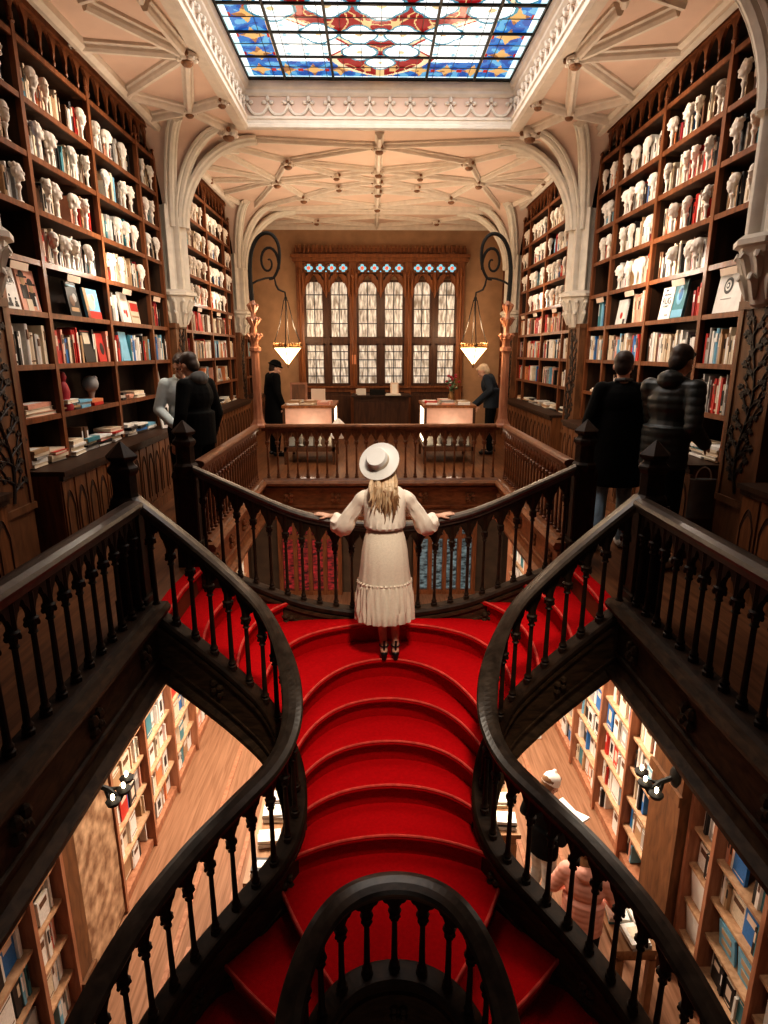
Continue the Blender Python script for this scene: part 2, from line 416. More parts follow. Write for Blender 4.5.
for sx in (-1, 1):   # mouldings where the plaster meets the bookcases
    ribs.sweep([(sx*2.6, -3, ZC), (sx*2.6, 14, ZC)], [(-.06, 0), (-.06, -.03), (-.02, -.05), (-.02, -.08), (.03, -.09), (.07, -.06), (.07, 0)])
ribs.sweep([(-2.7, 13.93, ZC), (2.7, 13.93, ZC)], [(-.06, 0), (-.06, -.07), (.02, -.1), (.06, -.04), (.06, 0)])
ribs.build('vault_ribs', M['stone'], ceil, fix=True)
bm_ = MB()
bm_.lathe([(.02, -.135), (.06, -.12), (.05, -.1), (.085, -.085), (.09, -.06), (.06, -.05), (.07, 0)], 10)
for i in range(6):
    a = i*PI/3; bm_.ell((.065*math.cos(a), .065*math.sin(a), -.105), (.03, .03, .025), 6)
bm_.ell((0, 0, -.13), (.055, .055, .045), 8, 1)
for i in range(3): a = i*2.094+.4; bm_.ell((.085*math.cos(a), .085*math.sin(a), -.075), (.022, .022, .03), 6, 1)
boss_me = bm_.mesh('boss', [M['stone'], M['gilt']], True)
for x, y, k in bosses: inst('boss', boss_me, ceil, (x, y, ZC), rnd.random(), (k*.8, k*.8, k*.62))
# cornice ring round the skylight
ring = [(-SX, SY0, 0), (-SX, SY1, 0), (SX, SY1, 0), (SX, SY0, 0)]
def ringsweep(mb, sec, m=0): mb.sweep([(-SX, SY0-.3, 0), (-SX, SY1, 0), (SX, SY1, 0), (SX, SY0-.3, 0)], sec, m)
mb = MB()   # side positive = towards the opening
ringsweep(mb, [(-.10, ZC-.03), (.00, ZC-.05), (.03, ZC-.03), (.03, ZC), (.015, ZC+.015), (.015, ZC+.05), (.03, ZC+.06), (.03, ZC+.085), (-.02, ZC+.10), (-.10, ZC+.10)])
ringsweep(mb, [(-.12, ZC+.30), (-.01, ZC+.30), (.02, ZC+.33), (.02, ZC+.36), (.045, ZC+.38), (.06, ZC+.42), (.06, ZC+.45), (-.12, ZC+.45)])
rec = MB(); ringsweep(rec, [(-.12, ZC+.09), (-.025, ZC+.09), (-.025, ZC+.31), (-.12, ZC+.31)])
trim4 = struct(mb.build('trim_4', M['stone'], fix=True), 'cream moulded cornice framing the stained glass ceiling')
rec.build('recessed_band', M['plaster'], trim4, fix=True)
fz = MB()
def frieze(p0, p1, nrm, n):
    p0, p1, nrm = Vector(p0), Vector(p1), Vector(nrm); d = (p1-p0); L = d.length; d.normalize(); w = L/n
    for i in range(n+1):
        c = p0+d*(i*w)
        if i < n:
            arc = []
            for k in range(11):
                t = k/10; u = (t-.5)
                z = .025+.10*abs(2*u)**3.0
                arc.append(c+d*(w*t)+nrm*.012+Vector((0, 0, z)))
            fz.tube(arc, .017, 6)
        f = c+nrm*.014
        fz.ell(f+Vector((0, 0, .188)), (.026, .026, .034), 6); fz.ell(f+d*.042+Vector((0, 0, .150)), (.03, .026, .024), 6); fz.ell(f-d*.042+Vector((0, 0, .150)), (.03, .026, .024), 6)
        fz.ell(f+Vector((0, 0, .12)), (.016, .016, .03), 6)
zf = ZC+.085
frieze((-SX+.03, SY1+.02, zf), (SX-.03, SY1+.02, zf), (0, -1, 0), 13)
frieze((-SX-.02, SY1-.03, zf), (-SX-.02, SY0, zf), (1, 0, 0), 22)
frieze((SX+.02, SY1-.03, zf), (SX+.02, SY0, zf), (-1, 0, 0), 22)
fz.build('frieze_tracery', M['stone'], trim4, True)

# stained glass panel: the pattern lives in the glass as coloured cells
def glass_color(x, y):
    s = abs(x)/1.5; d = (SY1-.05)-y   # d: distance from the far edge
    nz = noise.noise(Vector((x*9, y*9, 0))); nz2 = noise.noise(Vector((x*4+9, y*4, 3)))
    def flower(cx, cy, r):
        dx, dy = abs(x)-cx, d-cy; rr = math.hypot(dx, dy); th = math.atan2(dy, dx)
        R = r*(.82+.18*abs(math.cos(2*th)))
        if rr < r*.16: return (.95, .75, .45)
        if rr < R*.5: return (.70, .90, .96) if (int(th*4) % 2) else (.92, .97, .98)
        if rr < R*.86: return (.88, .96, 1.0)
        if rr < R: return (.06, .22, .30)
        return None
    for c in ((.22, .62, .20), (0.0, .38, .17), (.22, .98, .2), (.62, 1.0, .21), (1.02, 1.45, .24), (.5, 1.5, .22), (0, 1.5, .26), (1.3, 1.75, .2), (.0, .98, .14)):
        q = flower(*c)
        if q: return q
    # centre panel: ogee point at the bottom, flaring into scrolled arms
    if d < .50: wdt = .02+.34*math.sin(max(0, (d-.05)/.45)*PI/2)**.7 if d > .05 else 0
    elif d < .74: wdt = .36-.16*(d-.50)/.24
    else: wdt = .20+.62*min(1, (d-.74)/.75)**1.3
    e = s-wdt
    if d > .05 and e < -.05:
        if d < .42 and abs(abs(x)-.14) < .035 and abs(d-.24) < .07: return (.85, .55, .22)
        if d < .3 and s < .03: return (.95, .72, .36)
        if abs(noise.noise(Vector((abs(x)*6, d*6, 7)))) < .05: return (.85, .62, .30)
        return (.34, .012, .016) if nz2 > -.2 else (.22, .008, .012)
    if d > .05 and e < 0 : return (1, .86, .58)
    if d > .42 and 0 < e < .025: return (.30, .01, .012)
    if s > .955 or d < .045: return (.55, .78, .84) if nz > -.1 else (.80, .92, .95)
    if s > .74 or d < .40:   # blue border with ochre crosses
        u = (abs(x)*3.4) % 1-.5 if d < .40 else ((s-.74)/.215*1.0) % 1-.5
        v = (d/.36-.55) if d < .40 else ((d*2.6) % 1-.5)
        cr = min(abs(u)+abs(v)*2.2, abs(v)+abs(u)*2.2)
        if cr < .42: return (.85, .52, .20) if nz > -.15 else (.42, .20, .08)
        if abs(u) > .42 and abs(v) < .1: return (.5, .02, .02)
        if nz > .18: return (.16, .52, .86)
        if nz > -.15: return (.035, .22, .66)
        return (.015, .07, .30)
    if s > .715: return (.95, .70, .38)
    # white field of quarries with pale blue stars
    gx = (abs(x)*5.2) % 1; gy = (d*5.2) % 1
    if abs(gx-.5)+abs(gy-.5) > .82: return (.42, .76, .92)
    return (.84, .91, .91)
def skylight():
    NX, NY = 260, 360; y0, y1 = SY0, SY1-.05; x0, x1 = -1.5, 1.5
    vs = [(x0+(x1-x0)*i/NX, y0+(y1-y0)*j/NY, ZG) for j in range(NY+1) for i in range(NX+1)]
    fs = []; cols = []
    for j in range(NY):
        for i in range(NX):
            a = j*(NX+1)+i; fs.append((a, a+NX+1, a+NX+2, a+1))
            c = glass_color(x0+(x1-x0)*(i+.5)/NX, y0+(y1-y0)*(j+.5)/NY); k_ = .62 if max(c)-min(c) > .3 else 1.0; cols.extend((c[0]*k_, c[1]*k_, c[2]*k_, 1))
    me = bpy.data.meshes.new('stained_glass'); me.from_pydata(vs, [], fs)
    at = me.color_attributes.new('tint', 'FLOAT_COLOR', 'CORNER')
    at.data.foreach_set('color', [c for k in range(len(fs)) for _ in range(4) for c in cols[4*k:4*k+4]])
    m, nt, b = new_mat('stained_glass')
    vc = nt.nodes.new('ShaderNodeVertexColor'); vc.layer_name = 'tint'
    nt.links.new(vc.outputs['Color'], b.inputs['Base Color']); nt.links.new(vc.outputs['Color'], b.inputs['Emission Color'])
    b.inputs['Emission Strength'].default_value = SKY_STR; b.inputs['Roughness'].default_value = .2
    me.materials.append(m)
    root = empty('window_1', (0, 0, 0)); struct(root, 'stained glass skylight in red, blue and white over the stairs')
    o = bpy.data.objects.new('stained_glass', me); COL.objects.link(o); o.parent = root
    mb = MB()
    for x in (-1.5, -1.08, -.53, .53, 1.08, 1.5): mb.box(x-.012, x+.012, y0, y1, ZG-.03, ZG-.004)
    for k in range(9):
        y = y1-.02-k*.515; mb.box(-1.5, 1.5, y-.009, y+.009, ZG-.022, ZG-.004)
    for k in range(15):
        y = y1-.28-k*.26; mb.box(-1.5, 1.5, y-.004, y+.004, ZG-.009, ZG-.004)
    for k in range(-6, 7):
        x = k*.2; mb.box(x-.0025, x+.0025, y0, y1, ZG-.008, ZG-.004)
    mb.build('glazing_bars', M['lead'], root)
    mb = MB(); mb.box(-1.62, 1.62, y1-.01, y1+.14, ZG-.03, ZG+.02); mb.box(-1.64, -1.495, y0, y1+.1, ZG-.03, ZG+.02); mb.box(1.495, 1.64, y0, y1+.1, ZG-.03, ZG+.02)
    mb.build('glass_frame', M['lead'], root)
SKY_STR = 1.0
skylight()

# ------------------------------------------------------------------ pillars with capitals, arches and fans
def shaft_profile(r=.17):
    pts = []; n = 40
    for i in range(n):
        a = 2*PI*i/n; k = 1+.16*math.cos(8*a)
        pts.append((r*k*math.cos(a), r*k*math.sin(a)))
    return pts
def make_pillar(name, x, y, label, sx):
    root = empty(name, (x, y, 0)); root['kind'] = 'structure'; root['label'] = label
    pr = shaft_profile(); mb = MB()
    mb.prism(pr, 2.42, 3.45); mb.build('shaft', M['pillar'], root, True)
    mb = MB()   # capital: moulded abacus over two rows of leaves
    mb.lathe([(.17, 2.46), (.22, 2.45), (.26, 2.42), (.26, 2.385), (.22, 2.37), (.21, 2.33)], 8)
    mb.lathe([(.05, 1.98), (.10, 2.0), (.13, 2.08), (.15, 2.2), (.20, 2.33), (.20, 2.37)], 16)
    for row, (zz, rr, n) in enumerate(((2.10, .125, 9), (2.24, .155, 11))):
        for i in range(n):
            a = 2*PI*(i+.5*row)/n
            p = [Vector((math.cos(a)*(rr+o), math.sin(a)*(rr+o), zz+h)) for o, h in ((0, -.07), (.012, 0), (.03, .06), (.065, .085), (.075, .06))]
            mb.tube(p, [.012, .03, .036, .026, .01], 5)
    mb.build('capital', M['pillar'], root, True)
    fan = MB(); nz = 9; na = 18; A = []
    def R(t, a): return .15+(.80 if abs(math.cos(a)) > .5 else .72)*(1-math.cos(t))
    for j in range(nz+1):
        t = PI/2*j/nz
        A.append([(R(t, a)*math.cos(a)*1.05, R(t, a)*math.sin(a)*.78, 3.30+(ZC-3.30)*math.sin(t)) for a in [(-PI/2-.25+(PI+.5)*i/na) if sx < 0 else (PI/2-.25+(PI+.5)*i/na) for i in range(na+1)]])
    for j in range(nz): fan.strip(A[j], A[j+1])
    fan.build('fan_vault', M['plaster'], root, True)
    rb = MB()
    angs = [0, .62, -.62, 1.2, -1.2]
    for q in angs:
        a = q if sx < 0 else PI-q
        path = []
        for j in range(15):
            t = PI/2*j/14; rr = .17+.80*(1-math.cos(t)) if q else .17+.92*(1-math.cos(t))
            path.append(Vector((rr*math.cos(a)*1.05, rr*math.sin(a)*.78, 3.2+(ZC-.03-3.2)*math.sin(t))))
        k = 1.5 if q == 0 else 1
        rb.tube(path, .045*k, 8); 
        side = Vector((-math.sin(a), math.cos(a), 0))
        for sg in (-1, 1): rb.tube([p+side*(.055*k*sg) for p in path], .022*k, 6)
    rb.build('arch_ribs', M['pillar'], root, True)
    # wooden pilaster below with a climbing vine
    mb = MB(); fx = -sx*.02
    mb.box(-sx*(-.3), fx, -.24, .24, .02, 2.02)
    mb.box(-sx*(-.3), fx-sx*.03, -.265, .265, 0, .18); mb.box(-sx*(-.3), fx-sx*.02, -.26, .26, .55, .60); mb.box(-sx*(-.3), fx-sx*.02, -.26, .26, 1.98, 2.04)
    for e in (-.24, .20): mb.box(fx, fx-sx*.012, e, e+.04, .6, 1.98)
    # same panel on the face towards the stairs' viewer
    mb.build('pilaster', M['panel'], root)
    vn = MB(); px = fx-sx*.006; rv = random.Random(int(y*10)+(5 if sx > 0 else 0))
    stem_ = [Vector((px, .05*math.sin(i/39*8), .64+1.26*i/39)) for i in range(40)]
    vn.tube(stem_, [.013-.007*i/39 for i in range(40)], 5)
    def leaf(c, ang, k):
        dr = Vector((0, math.cos(ang), math.sin(ang))); sd = Vector((0, -dr.z, dr.y))
        for q, l in ((0, 1), (.8, .75), (-.8, .75)):
            d_ = (dr*math.cos(q)+sd*math.sin(q)); R_ = Matrix((Vector((1, 0, 0)), d_, Vector((1, 0, 0)).cross(d_))).transposed()
            vn.ell(c+d_*.020*k*l, (.007, .021*k*l, .010*k), 6, 0, R_)
    for i in range(2, 39, 2):
        p = stem_[i]; sg = 1 if (i//2) % 2 else -1; reach = rv.uniform(.10, .19)*(1 if i < 30 else .7); bend = rv.uniform(-.3, .5)
        br = [p+Vector((0, sg*reach*u, .10*u**.8+bend*.12*u*u)) for u in [k/7 for k in range(8)]]
        vn.tube(br, [.0095-.0007*k for k in range(8)], 5)
        for q in (2, 4, 6, 7):
            up_ = 1 if q % 4 else -1; leaf(br[q], PI/2*up_+sg*.5*(-1 if up_ > 0 else 1) if q < 7 else (0 if sg > 0 else PI), rv.uniform(.9, 1.35))
        tw = [br[3], br[3]+Vector((0, sg*.02, .05)), br[3]+Vector((0, sg*.05, .085))]; vn.tube(tw, [.007, .006, .004], 5); leaf(tw[2], PI/2, 1.1)
    vn.build('vine_carving', M['vine'], root, True)
    # front face of pilaster (towards -y)
    return root
for i, y in enumerate(PIL_Y):
    for sx, nm in ((-1, 'left'), (1, 'right')):
        where = ['behind the viewer', 'nearest the stairs', 'beyond the near bookcase', 'nearest the back wall'][i]
        make_pillar('pillar_%s_%d' % (nm, i+1), sx*2.66, y+((.12 if sx > 0 else -.10) if i == 1 else .04*(1+sx)), 'grey fluted %s pillar with leafy capital, %s' % (nm, where), sx)

# ------------------------------------------------------------------ bookcases, cabinets, books and busts
SHZ = [.80, 1.18, 1.58, 1.98, 2.37, 2.76, 3.15, 3.54, 3.94]   # shelf heights
ORD = ['first', 'second', 'third', 'fourth', 'fifth', 'sixth', 'seventh', 'eighth', 'ninth', 'tenth', 'eleventh', 'twelfth', 'thirteenth', 'fourteenth', 'fifteenth', 'sixteenth', 'seventeenth', 'eighteenth', 'nineteenth', 'twentieth'] + ['%d%s' % (n, {1: 'st', 2: 'nd', 3: 'rd'}.get(n % 10, 'th')) for n in range(21, 90)]
SHN = {.80: 'counter', 1.18: 'lowest shelf', 1.58: 'second shelf', 1.98: 'third shelf', 2.37: 'fourth shelf', 2.76: 'fifth shelf', 3.15: 'sixth shelf', 3.54: 'top shelf'}
CASES = {}   # key -> (sx, uprights, where)
CASES['L1'] = (-1, [4.64, 5.25, 6.45, 7.65, 8.22], "left case beside first pillar")
CASES['R1'] = (1, [4.84, 5.45, 6.57, 7.66, 8.28], "right case behind padded jacket")
CASES['L2'] = (-1, [8.78, 9.3, 10.5, 11.65, 12.15], "left case beyond second pillar")
CASES['R2'] = (1, [8.86, 9.4, 10.55, 11.7, 12.2], "right case beyond second pillar")
CASES['L0'] = (-1, [.75, 1.85, 2.9, 3.93], "left case next to the viewer")
CASES['R0'] = (1, [.85, 1.95, 3.05, 4.14], "right case next to the viewer")
CASES['L3'] = (-1, [12.75, 13.3, 13.9], "left case at the back wall")
CASES['R3'] = (1, [12.85, 13.3, 13.9], "right case at the back wall")

def bookcase(key):
    sx, ups, where = CASES[key]; root = empty('bookcase', (sx*XF, (ups[0]+ups[-1])/2, 0))
    names = {'L1': 'tall brown bookcase on the left, full of books and white heads, behind the two men', 'R1': 'tall brown bookcase on the right, full of books and white heads, behind the two shoppers',
             'L2': 'farther left bookcase of books and white heads, beyond the pillar', 'R2': 'farther right bookcase of books and white heads, beyond the pillar',
             'L0': 'left bookcase beside the near dark railing', 'R0': 'right bookcase beside the near dark railing', 'L3': 'last left bookcase at the back wall', 'R3': 'last right bookcase at the back wall'}
    tag(root, names[key], 'bookcase', 'wall bookcases on the gallery'); inv = Matrix.Translation(-root.location)
    y0, y1 = ups[0], ups[-1]; f, bk = sx*XF, sx*(XW-.01)
    def B(*a, mat, name, parent=root):
        mb = MB(); mb.M = inv; mb.box(*a); return mb.build(name, mat, parent)
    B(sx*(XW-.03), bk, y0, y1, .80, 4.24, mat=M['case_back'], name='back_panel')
    for y in ups:
        mb = MB(); mb.M = inv; mb.box(f+sx*.03, bk, y-.018, y+.018, .80, 3.95, 1); mb.box(f, f+sx*.03, y-.020, y+.020, .80, 3.95); mb.box(f-sx*.015, f, y-.026, y+.026, .82, 4.0)  # inner side in darker wood paints the shade inside the case
        mb.ell((f-sx*.004, y, 4.05), (.02, .025, .06), 8); mb.ell((f-sx*.004, y, 4.01), (.028, .034, .02), 8)
        mb.build('upright', [M['case'], M['case_dark']], root)
    for z in SHZ[1:]:
        mb = MB(); mb.M = inv; mb.box(f+sx*.004, bk, y0, y1, z-.028, z, 1); mb.box(f-sx*.01, f+sx*.006, y0, y1, z-.036, z+.006)
        mb.build('shelf', [M['case'], M['case_dark']], root)
    # pierced arcade along the top
    mb = MB(); mb.M = inv; n = max(2, int((y1-y0)/.205)); w = (y1-y0)/n
    mb.box(f-sx*.03, f+sx*.02, y0, y1, 4.19, 4.25); mb.box(f+sx*.02, bk, y0, y1, 4.205, 4.24, 1)
    for i in range(n):
        a = y0+i*w; arc = []
        for k in range(9):
            t = k/8; u = abs(2*t-1); z = 4.185-.12*u**2.2 if u < .8 else 4.185-.12*.61-.10*(u-.8)/.2
            arc.append((a+t*w, z))
        for (ya, za), (yb, zb) in zip(arc, arc[1:]):
            mb.add([(f, ya, za), (f, yb, zb), (f, yb, 4.2), (f, ya, 4.2), (f+sx*.03, ya, za), (f+sx*.03, yb, zb), (f+sx*.03, yb, 4.2), (f+sx*.03, ya, 4.2)],
                   [(0, 1, 2, 3), (4, 7, 6, 5), (0, 4, 5, 1)])
        mb.ell((f+sx*.01, a, 3.995), (.016, .018, .03), 6); mb.ell((f+sx*.01, a, 4.06), (.014, .022, .05), 6)
        mb.add([(f-sx*.004, a+w*.5-.03, 4.2), (f-sx*.004, a+w*.5+.03, 4.2), (f-sx*.004, a+w*.5, 4.15)], [(0, 1, 2)])
    mb.build('pierced_arcade', [M['case'], M['case_back']], root)
    # ledge under the busts, lamp bracket and label cards
    for a, b in zip(ups, ups[1:]):
        if b-a < .2: continue
        yc = a+(b-a)*.42; mb = MB(); mb.M = inv
        mb.add([(f-sx*.016, yc-.12, 2.325), (f-sx*.016, yc+.12, 2.325), (f-sx*.004, yc+.12, 2.27), (f-sx*.004, yc-.12, 2.27), (f-sx*.012, yc-.12, 2.325), (f-sx*.012, yc+.12, 2.325), (f, yc+.12, 2.27), (f, yc-.12, 2.27)],
               [(0, 1, 2, 3), (4, 7, 6, 5), (0, 4, 5, 1), (1, 5, 6, 2), (2, 6, 7, 3), (3, 7, 4, 0)])
        mb.build('label_card', M['card'], root)
    # cabinet base: a thing of its own
    cx = sx*2.50
    cab = empty('cabinet', (cx, (y0+y1)/2, 0)); inv2 = Matrix.Translation(-cab.location)
    cnames = {'L1': 'low brown cabinet under the near left bookcase with pointed arch doors', 'R1': 'low brown cabinet under the near right bookcase behind the shoppers', 'L2': 'low brown cabinet under the farther left bookcase',
              'R2': 'low brown cabinet under the farther right bookcase', 'L0': 'low cabinet behind the near left railing', 'R0': 'low cabinet behind the near right railing', 'L3': 'low cabinet by the back wall, left side', 'R3': 'low cabinet by the back wall, right side'}
    tag(cab, cnames[key], 'cabinet', 'cabinets below the bookcases')
    mb = MB(); mb.M = inv2; mb.box(cx, sx*(XW-.01), y0, y1, 0, .76); mb.box(cx-sx*.025, cx, y0, y1, 0, .10); mb.build('carcass', M['cab'], cab)
    mb = MB(); mb.M = inv2; mb.box(cx-sx*.05, sx*(XW-.012), y0-.01, y1+.01, .76, .795); mb.box(cx-sx*.03, cx, y0, y1, .72, .76); mb.build('counter_top', M['case_dark'], cab)
    edges = []
    for a, b in zip(ups, ups[1:]):
        k = max(1, round((b-a)/.215)); edges += [(a+(b-a)*i/k, a+(b-a)*(i+1)/k) for i in range(k)]
    for a, b in edges:
        mb = MB(); mb.M = inv2; mb.box(cx-sx*.012, cx, a+.012, b-.012, .12, .71)
        g = cx-sx*.016; m_ = (a+b)/2; hw = (b-a)/2-.04
        for hy in (m_,):   # a pointed lancet on every door
            w2 = hw; L = []
            for k in range(9):
                t = k/8*2-1; L.append((g, hy+t*w2, .50+.13*(1-abs(t)**1.7)))
            path = [(g, hy-w2, .17)]+L+[(g, hy+w2, .17)]
            mb.tube(path, .0045, 4, 1)
            for k in range(8):
                a_, b_ = L[k], L[k+1]; mb.add([(g+sx*.002, a_[1], a_[2]-.012), (g+sx*.002, b_[1], b_[2]-.012), (g+sx*.002, b_[1], b_[2]-.045), (g+sx*.002, a_[1], a_[2]-.045)], [(0, 1, 2, 3)], 1)  # dark band paints the shadow under the lancet head
        mb.build('door', [M['cab'], M['groove_and_shade']], cab)
    return root
for k in CASES: bookcase(k)

# --- candidate items are listed first; the largest in the picture become objects, the rest one mass
ITEMS = []   # dicts
def add_item(kind, x, y, z, dims, col, rz, label, sx, extra=None):
    p = project(x, y, z+dims[2]/2); area = 0; 
    if p and -25 < p[0] < 793 and -25 < p[1] < 1049:
        k = FPX/p[2]; area = (dims[2]*k)*(max(dims[1], .02)*k)*(.55 if dims[1] < .06 else 1)
    ITEMS.append(dict(kind=kind, x=x, y=y, z=z, d=dims, c=col, rz=rz, label=label, area=area, sx=sx, extra=extra))
UPPER = ['white']*8+['cream']*8+['tan']*3+['black']*4+['brown']*3+['red', 'red', 'orange', 'salmon', 'sky blue', 'blue', 'grey', 'grey', 'crimson', 'teal']
LOWER = ['white']*7+['cream']*7+['tan']*3+['grey']*3+['black']*4+['red']*3+['orange', 'salmon', 'salmon', 'sky blue', 'sky blue', 'blue', 'brown', 'brown', 'teal', 'crimson']
COLN = ['narrow first', 'second', 'third', 'narrow last']
def row(key, ci, z, a, b, pal, fill=1.0, hmin=.20, hmax=.30, tmin=.016, tmax=.042, depth=.165, runs=True):
    sx, ups, where = CASES[key]; y = a+.03; n = 0; col = rnd.choice(pal); left = 0
    while y < b-.05:
        t = rnd.uniform(tmin, tmax); h = rnd.uniform(hmin, hmax)
        if left <= 0: col = rnd.choice(pal); left = rnd.choice([1, 1, 1, 2, 3]) if runs else 1; hh = h
        left -= 1
        if rnd.random() > fill: y += t*2.2; continue
        if y+t > b-.03: break
        n += 1; dx = rnd.uniform(.0, .02)
        add_item('book', sx*(XF+(.058 if z > 2.3 else .018)+dx), y+t/2, z+.002, (depth, t, hh if left else h), col, 0, ('%s book', SHN[z], COLN[ci] if len(ups) == 5 else ORD[ci], where), sx)
        y += t+.0015
BUSTS = []
def busts(key, ci, z, ys):
    sx, ups, where = CASES[key]
    for n, y in enumerate(ys):
        BUSTS.append((sx, y, z, 'white sculpted head, %s on %s, %s column, %s' % (ORD[n], SHN[z], COLN[ci] if len(ups) == 5 else ORD[ci], where), rnd.randrange(3)))
for key in ('L1', 'R1', 'L2', 'R2', 'L0', 'R0', 'L3', 'R3'):
    sx, ups, where = CASES[key]
    for ci, (a, b) in enumerate(zip(ups, ups[1:])):
        wide = b-a > .8
        for z in SHZ[4:8]:
            if z == 2.37 and not wide: continue         # the dark empty narrow bays
            if z == 3.54 and ci == 3 and key in ('L1', 'R1') and False: continue
            row(key, ci, z, a, b, UPPER, .93, .19, .31)
            if key[1] in '12':
                k = 4 if wide else 2; off = rnd.uniform(-.02, .02)
                ys = [a+.10+(b-a-.16)*(i+.5)/k+off+rnd.uniform(-.08, .08) for i in range(k)]
                if wide and rnd.random() < .3: ys.pop(rnd.randrange(k))
                busts(key, ci, z, ys)
        # lower shelves
        if key in ('L2', 'R2'):
            row(key, ci, 1.98, a, b, ['tan', 'brown', 'cream', 'red', 'crimson', 'white', 'orange', 'brown'], .9, .2, .29); row(key, ci, 1.58, a, b, LOWER, 1, .22, .30)
            row(key, ci, 1.18, a, b, LOWER, .8 if sx > 0 else .45, .2, .28)
        elif key in ('L1', 'R1'):
            row(key, ci, 1.58, a, b, LOWER, .96, .20, .31)
        else:
            row(key, ci, 1.58, a, b, LOWER, .9, .20, .30); row(key, ci, 1.98, a, b, LOWER, .9, .20, .30)
# partly filled shelves in the near cases
row('R1', 0, 1.18, 4.90, 5.42, ['white', 'cream', 'black', 'grey', 'white', 'red', 'sky blue'], 1, .24, .32)
row('R1', 1, 1.18, 5.9, 6.2, ['brown', 'tan', 'crimson', 'cream'], 1, .22, .28)
row('R1', 2, 1.18, 7.2, 7.42, ['brown', 'tan', 'black'], 1, .2, .26)
row('L1', 2, 1.18, 6.5, 6.62, ['orange', 'brown', 'tan'], 1, .2, .26)
row('L1', 1, .80, 5.6, 5.8, ['brown', 'crimson', 'brown'], 1, .2, .26)
row('L1', 3, 1.98, 7.72, 8.1, ['red', 'crimson', 'black', 'tan', 'white'], 1, .2, .3)
row('L1', 2, 1.98, 6.5, 6.78, ['black', 'white', 'grey', 'tan'], 1, .22, .3)
row('R1', 2, 1.98, 6.62, 7.05, ['salmon', 'cream', 'salmon', 'orange', 'cream'], 1, .25, .33)
row('R1', 1, 1.98, 5.5, 5.72, ['crimson', 'black', 'white', 'red'], 1, .2, .28)
row('R1', 3, 1.98, 7.7, 8.1, ['sky blue', 'teal', 'blue', 'black'], 1, .24, .32)
# face-out covers: (case, column, y, z, width, height, base colour, drawing, words)
FACE = []
def face(key, y, z, w, h, col, design, label): FACE.append((key, y, z, w, h, col, design, label))
face('L1', 4.80, 1.98, .22, .30, 'white', 'moda', 'white magazine with black standing figures, next to the sepia cover, third shelf')
face('L1', 5.07, 1.98, .26, .31, 'salmon', 'sepia', 'sepia photo book of two people in dark hats, third shelf, left case')
face('L1', 5.80, 1.98, .21, .29, 'black', 'dark', 'dark photo book with blue title bar facing out, third shelf, left case')
face('L1', 6.18, 1.98, .30, .27, 'sky blue', 'beach', 'blue beach scene book with red corner facing out, third shelf, left case')
face('L1', 6.98, 1.98, .22, .31, 'white', 'stain', 'white book with red figures facing out, third shelf, left case')
face('L1', 7.25, 1.98, .24, .24, 'cream', 'redtop', 'cream book with red upper half facing out, third shelf, left case')
face('L1', 5.98, 1.58, .20, .29, 'black', 'label', 'black book with pale label facing out, second shelf, left case')
face('L1', 6.26, 1.58, .17, .27, 'red', 'blob', 'red book with black patch facing out, second shelf, left case')
face('L1', 6.86, 1.58, .20, .30, 'sky blue', None, 'plain sky blue book facing out, second shelf, left case')
face('L1', 7.78, 1.18, .24, .26, 'grey', 'dark', 'grey photo book facing out on lowest shelf, narrow last column, left case')
face('R1', 6.22, 1.98, .24, .30, 'white', 'rug', 'white book titled RUG facing out, third shelf, right case')
face('R1', 5.97, 1.98, .22, .34, 'teal', 'bluefig', 'dark blue illustrated book facing out beside the white RUG book')
face('R1', 5.14, 1.98, .38, .36, 'white', 'rings', 'large white book with black ring emblem facing out, right case')
face('R1', 7.32, 1.98, .26, .27, 'white', 'redspot', 'white book with red spot and black corner facing out, right case')
face('R1', 7.88, .80, .2, .26, 'grey', 'dark', 'grey picture card propped on the counter beside second right pillar')
face('L2', 9.95, 1.98, .20, .28, 'red', None, 'bright red book facing out beyond second pillar, left wall')
face('L2', 11.0, 1.18, .22, .22, 'grey', 'dark', 'grey square picture facing out beyond second pillar, left wall')
for (key, y, z, w, h, col, design, label) in FACE:
    sx = CASES[key][0]; ITEMS[:] = [i for i in ITEMS if not (i['sx'] == sx and abs(i['z']-z) < .02 and abs(i['y']-y) < w/2+i['d'][1]/2+.004)]
# flat stacks: y start, z, list of (colour, width along y, depth, thickness)
def stack(key, y, z, cols, label, w=.24, dp=.17, th=(.016, .035), over=None):
    sx, ups, where = CASES[key]; zz = z+.002; n = len(cols)
    for i, c in enumerate(cols):
        t = rnd.uniform(*th); k = rnd.uniform(.88, 1.08)
        pos = 'only' if n == 1 else ('bottom' if i == 0 else 'top' if i == n-1 else ORD[i]+' up')
        add_item('flat', sx*((over or XF-.02)+rnd.uniform(-.015, .015)+(.142 if z > 1 else .09)), y+rnd.uniform(-.01, .01), zz, (dp*k, w*k, t), c, rnd.uniform(-.12, .12), '%s flat book, %s of %s' % (c, pos, label), sx); zz += t+.001
stack('L1', 4.84, .80, ['cream', 'white', 'grey', 'cream', 'tan'], 'pile on the counter nearest first left pillar')
stack('L1', 5.12, .80, ['grey', 'cream', 'red', 'cream'], 'second pile along the left counter')
stack('L1', 5.46, .80, ['white', 'cream', 'white', 'cream'], 'third pile along the left counter')
stack('L1', 5.74, .80, ['grey', 'black', 'grey', 'teal'], 'fourth pile along the left counter', w=.26)
stack('L1', 6.02, .80, ['white', 'black', 'red', 'white'], 'fifth pile along the left counter', w=.28)
stack('L1', 6.32, .80, ['white', 'cream', 'white', 'red', 'cream'], 'sixth pile along the left counter', w=.24)
stack('L1', 6.72, .80, ['grey', 'white', 'black', 'white'], 'seventh pile along the left counter')
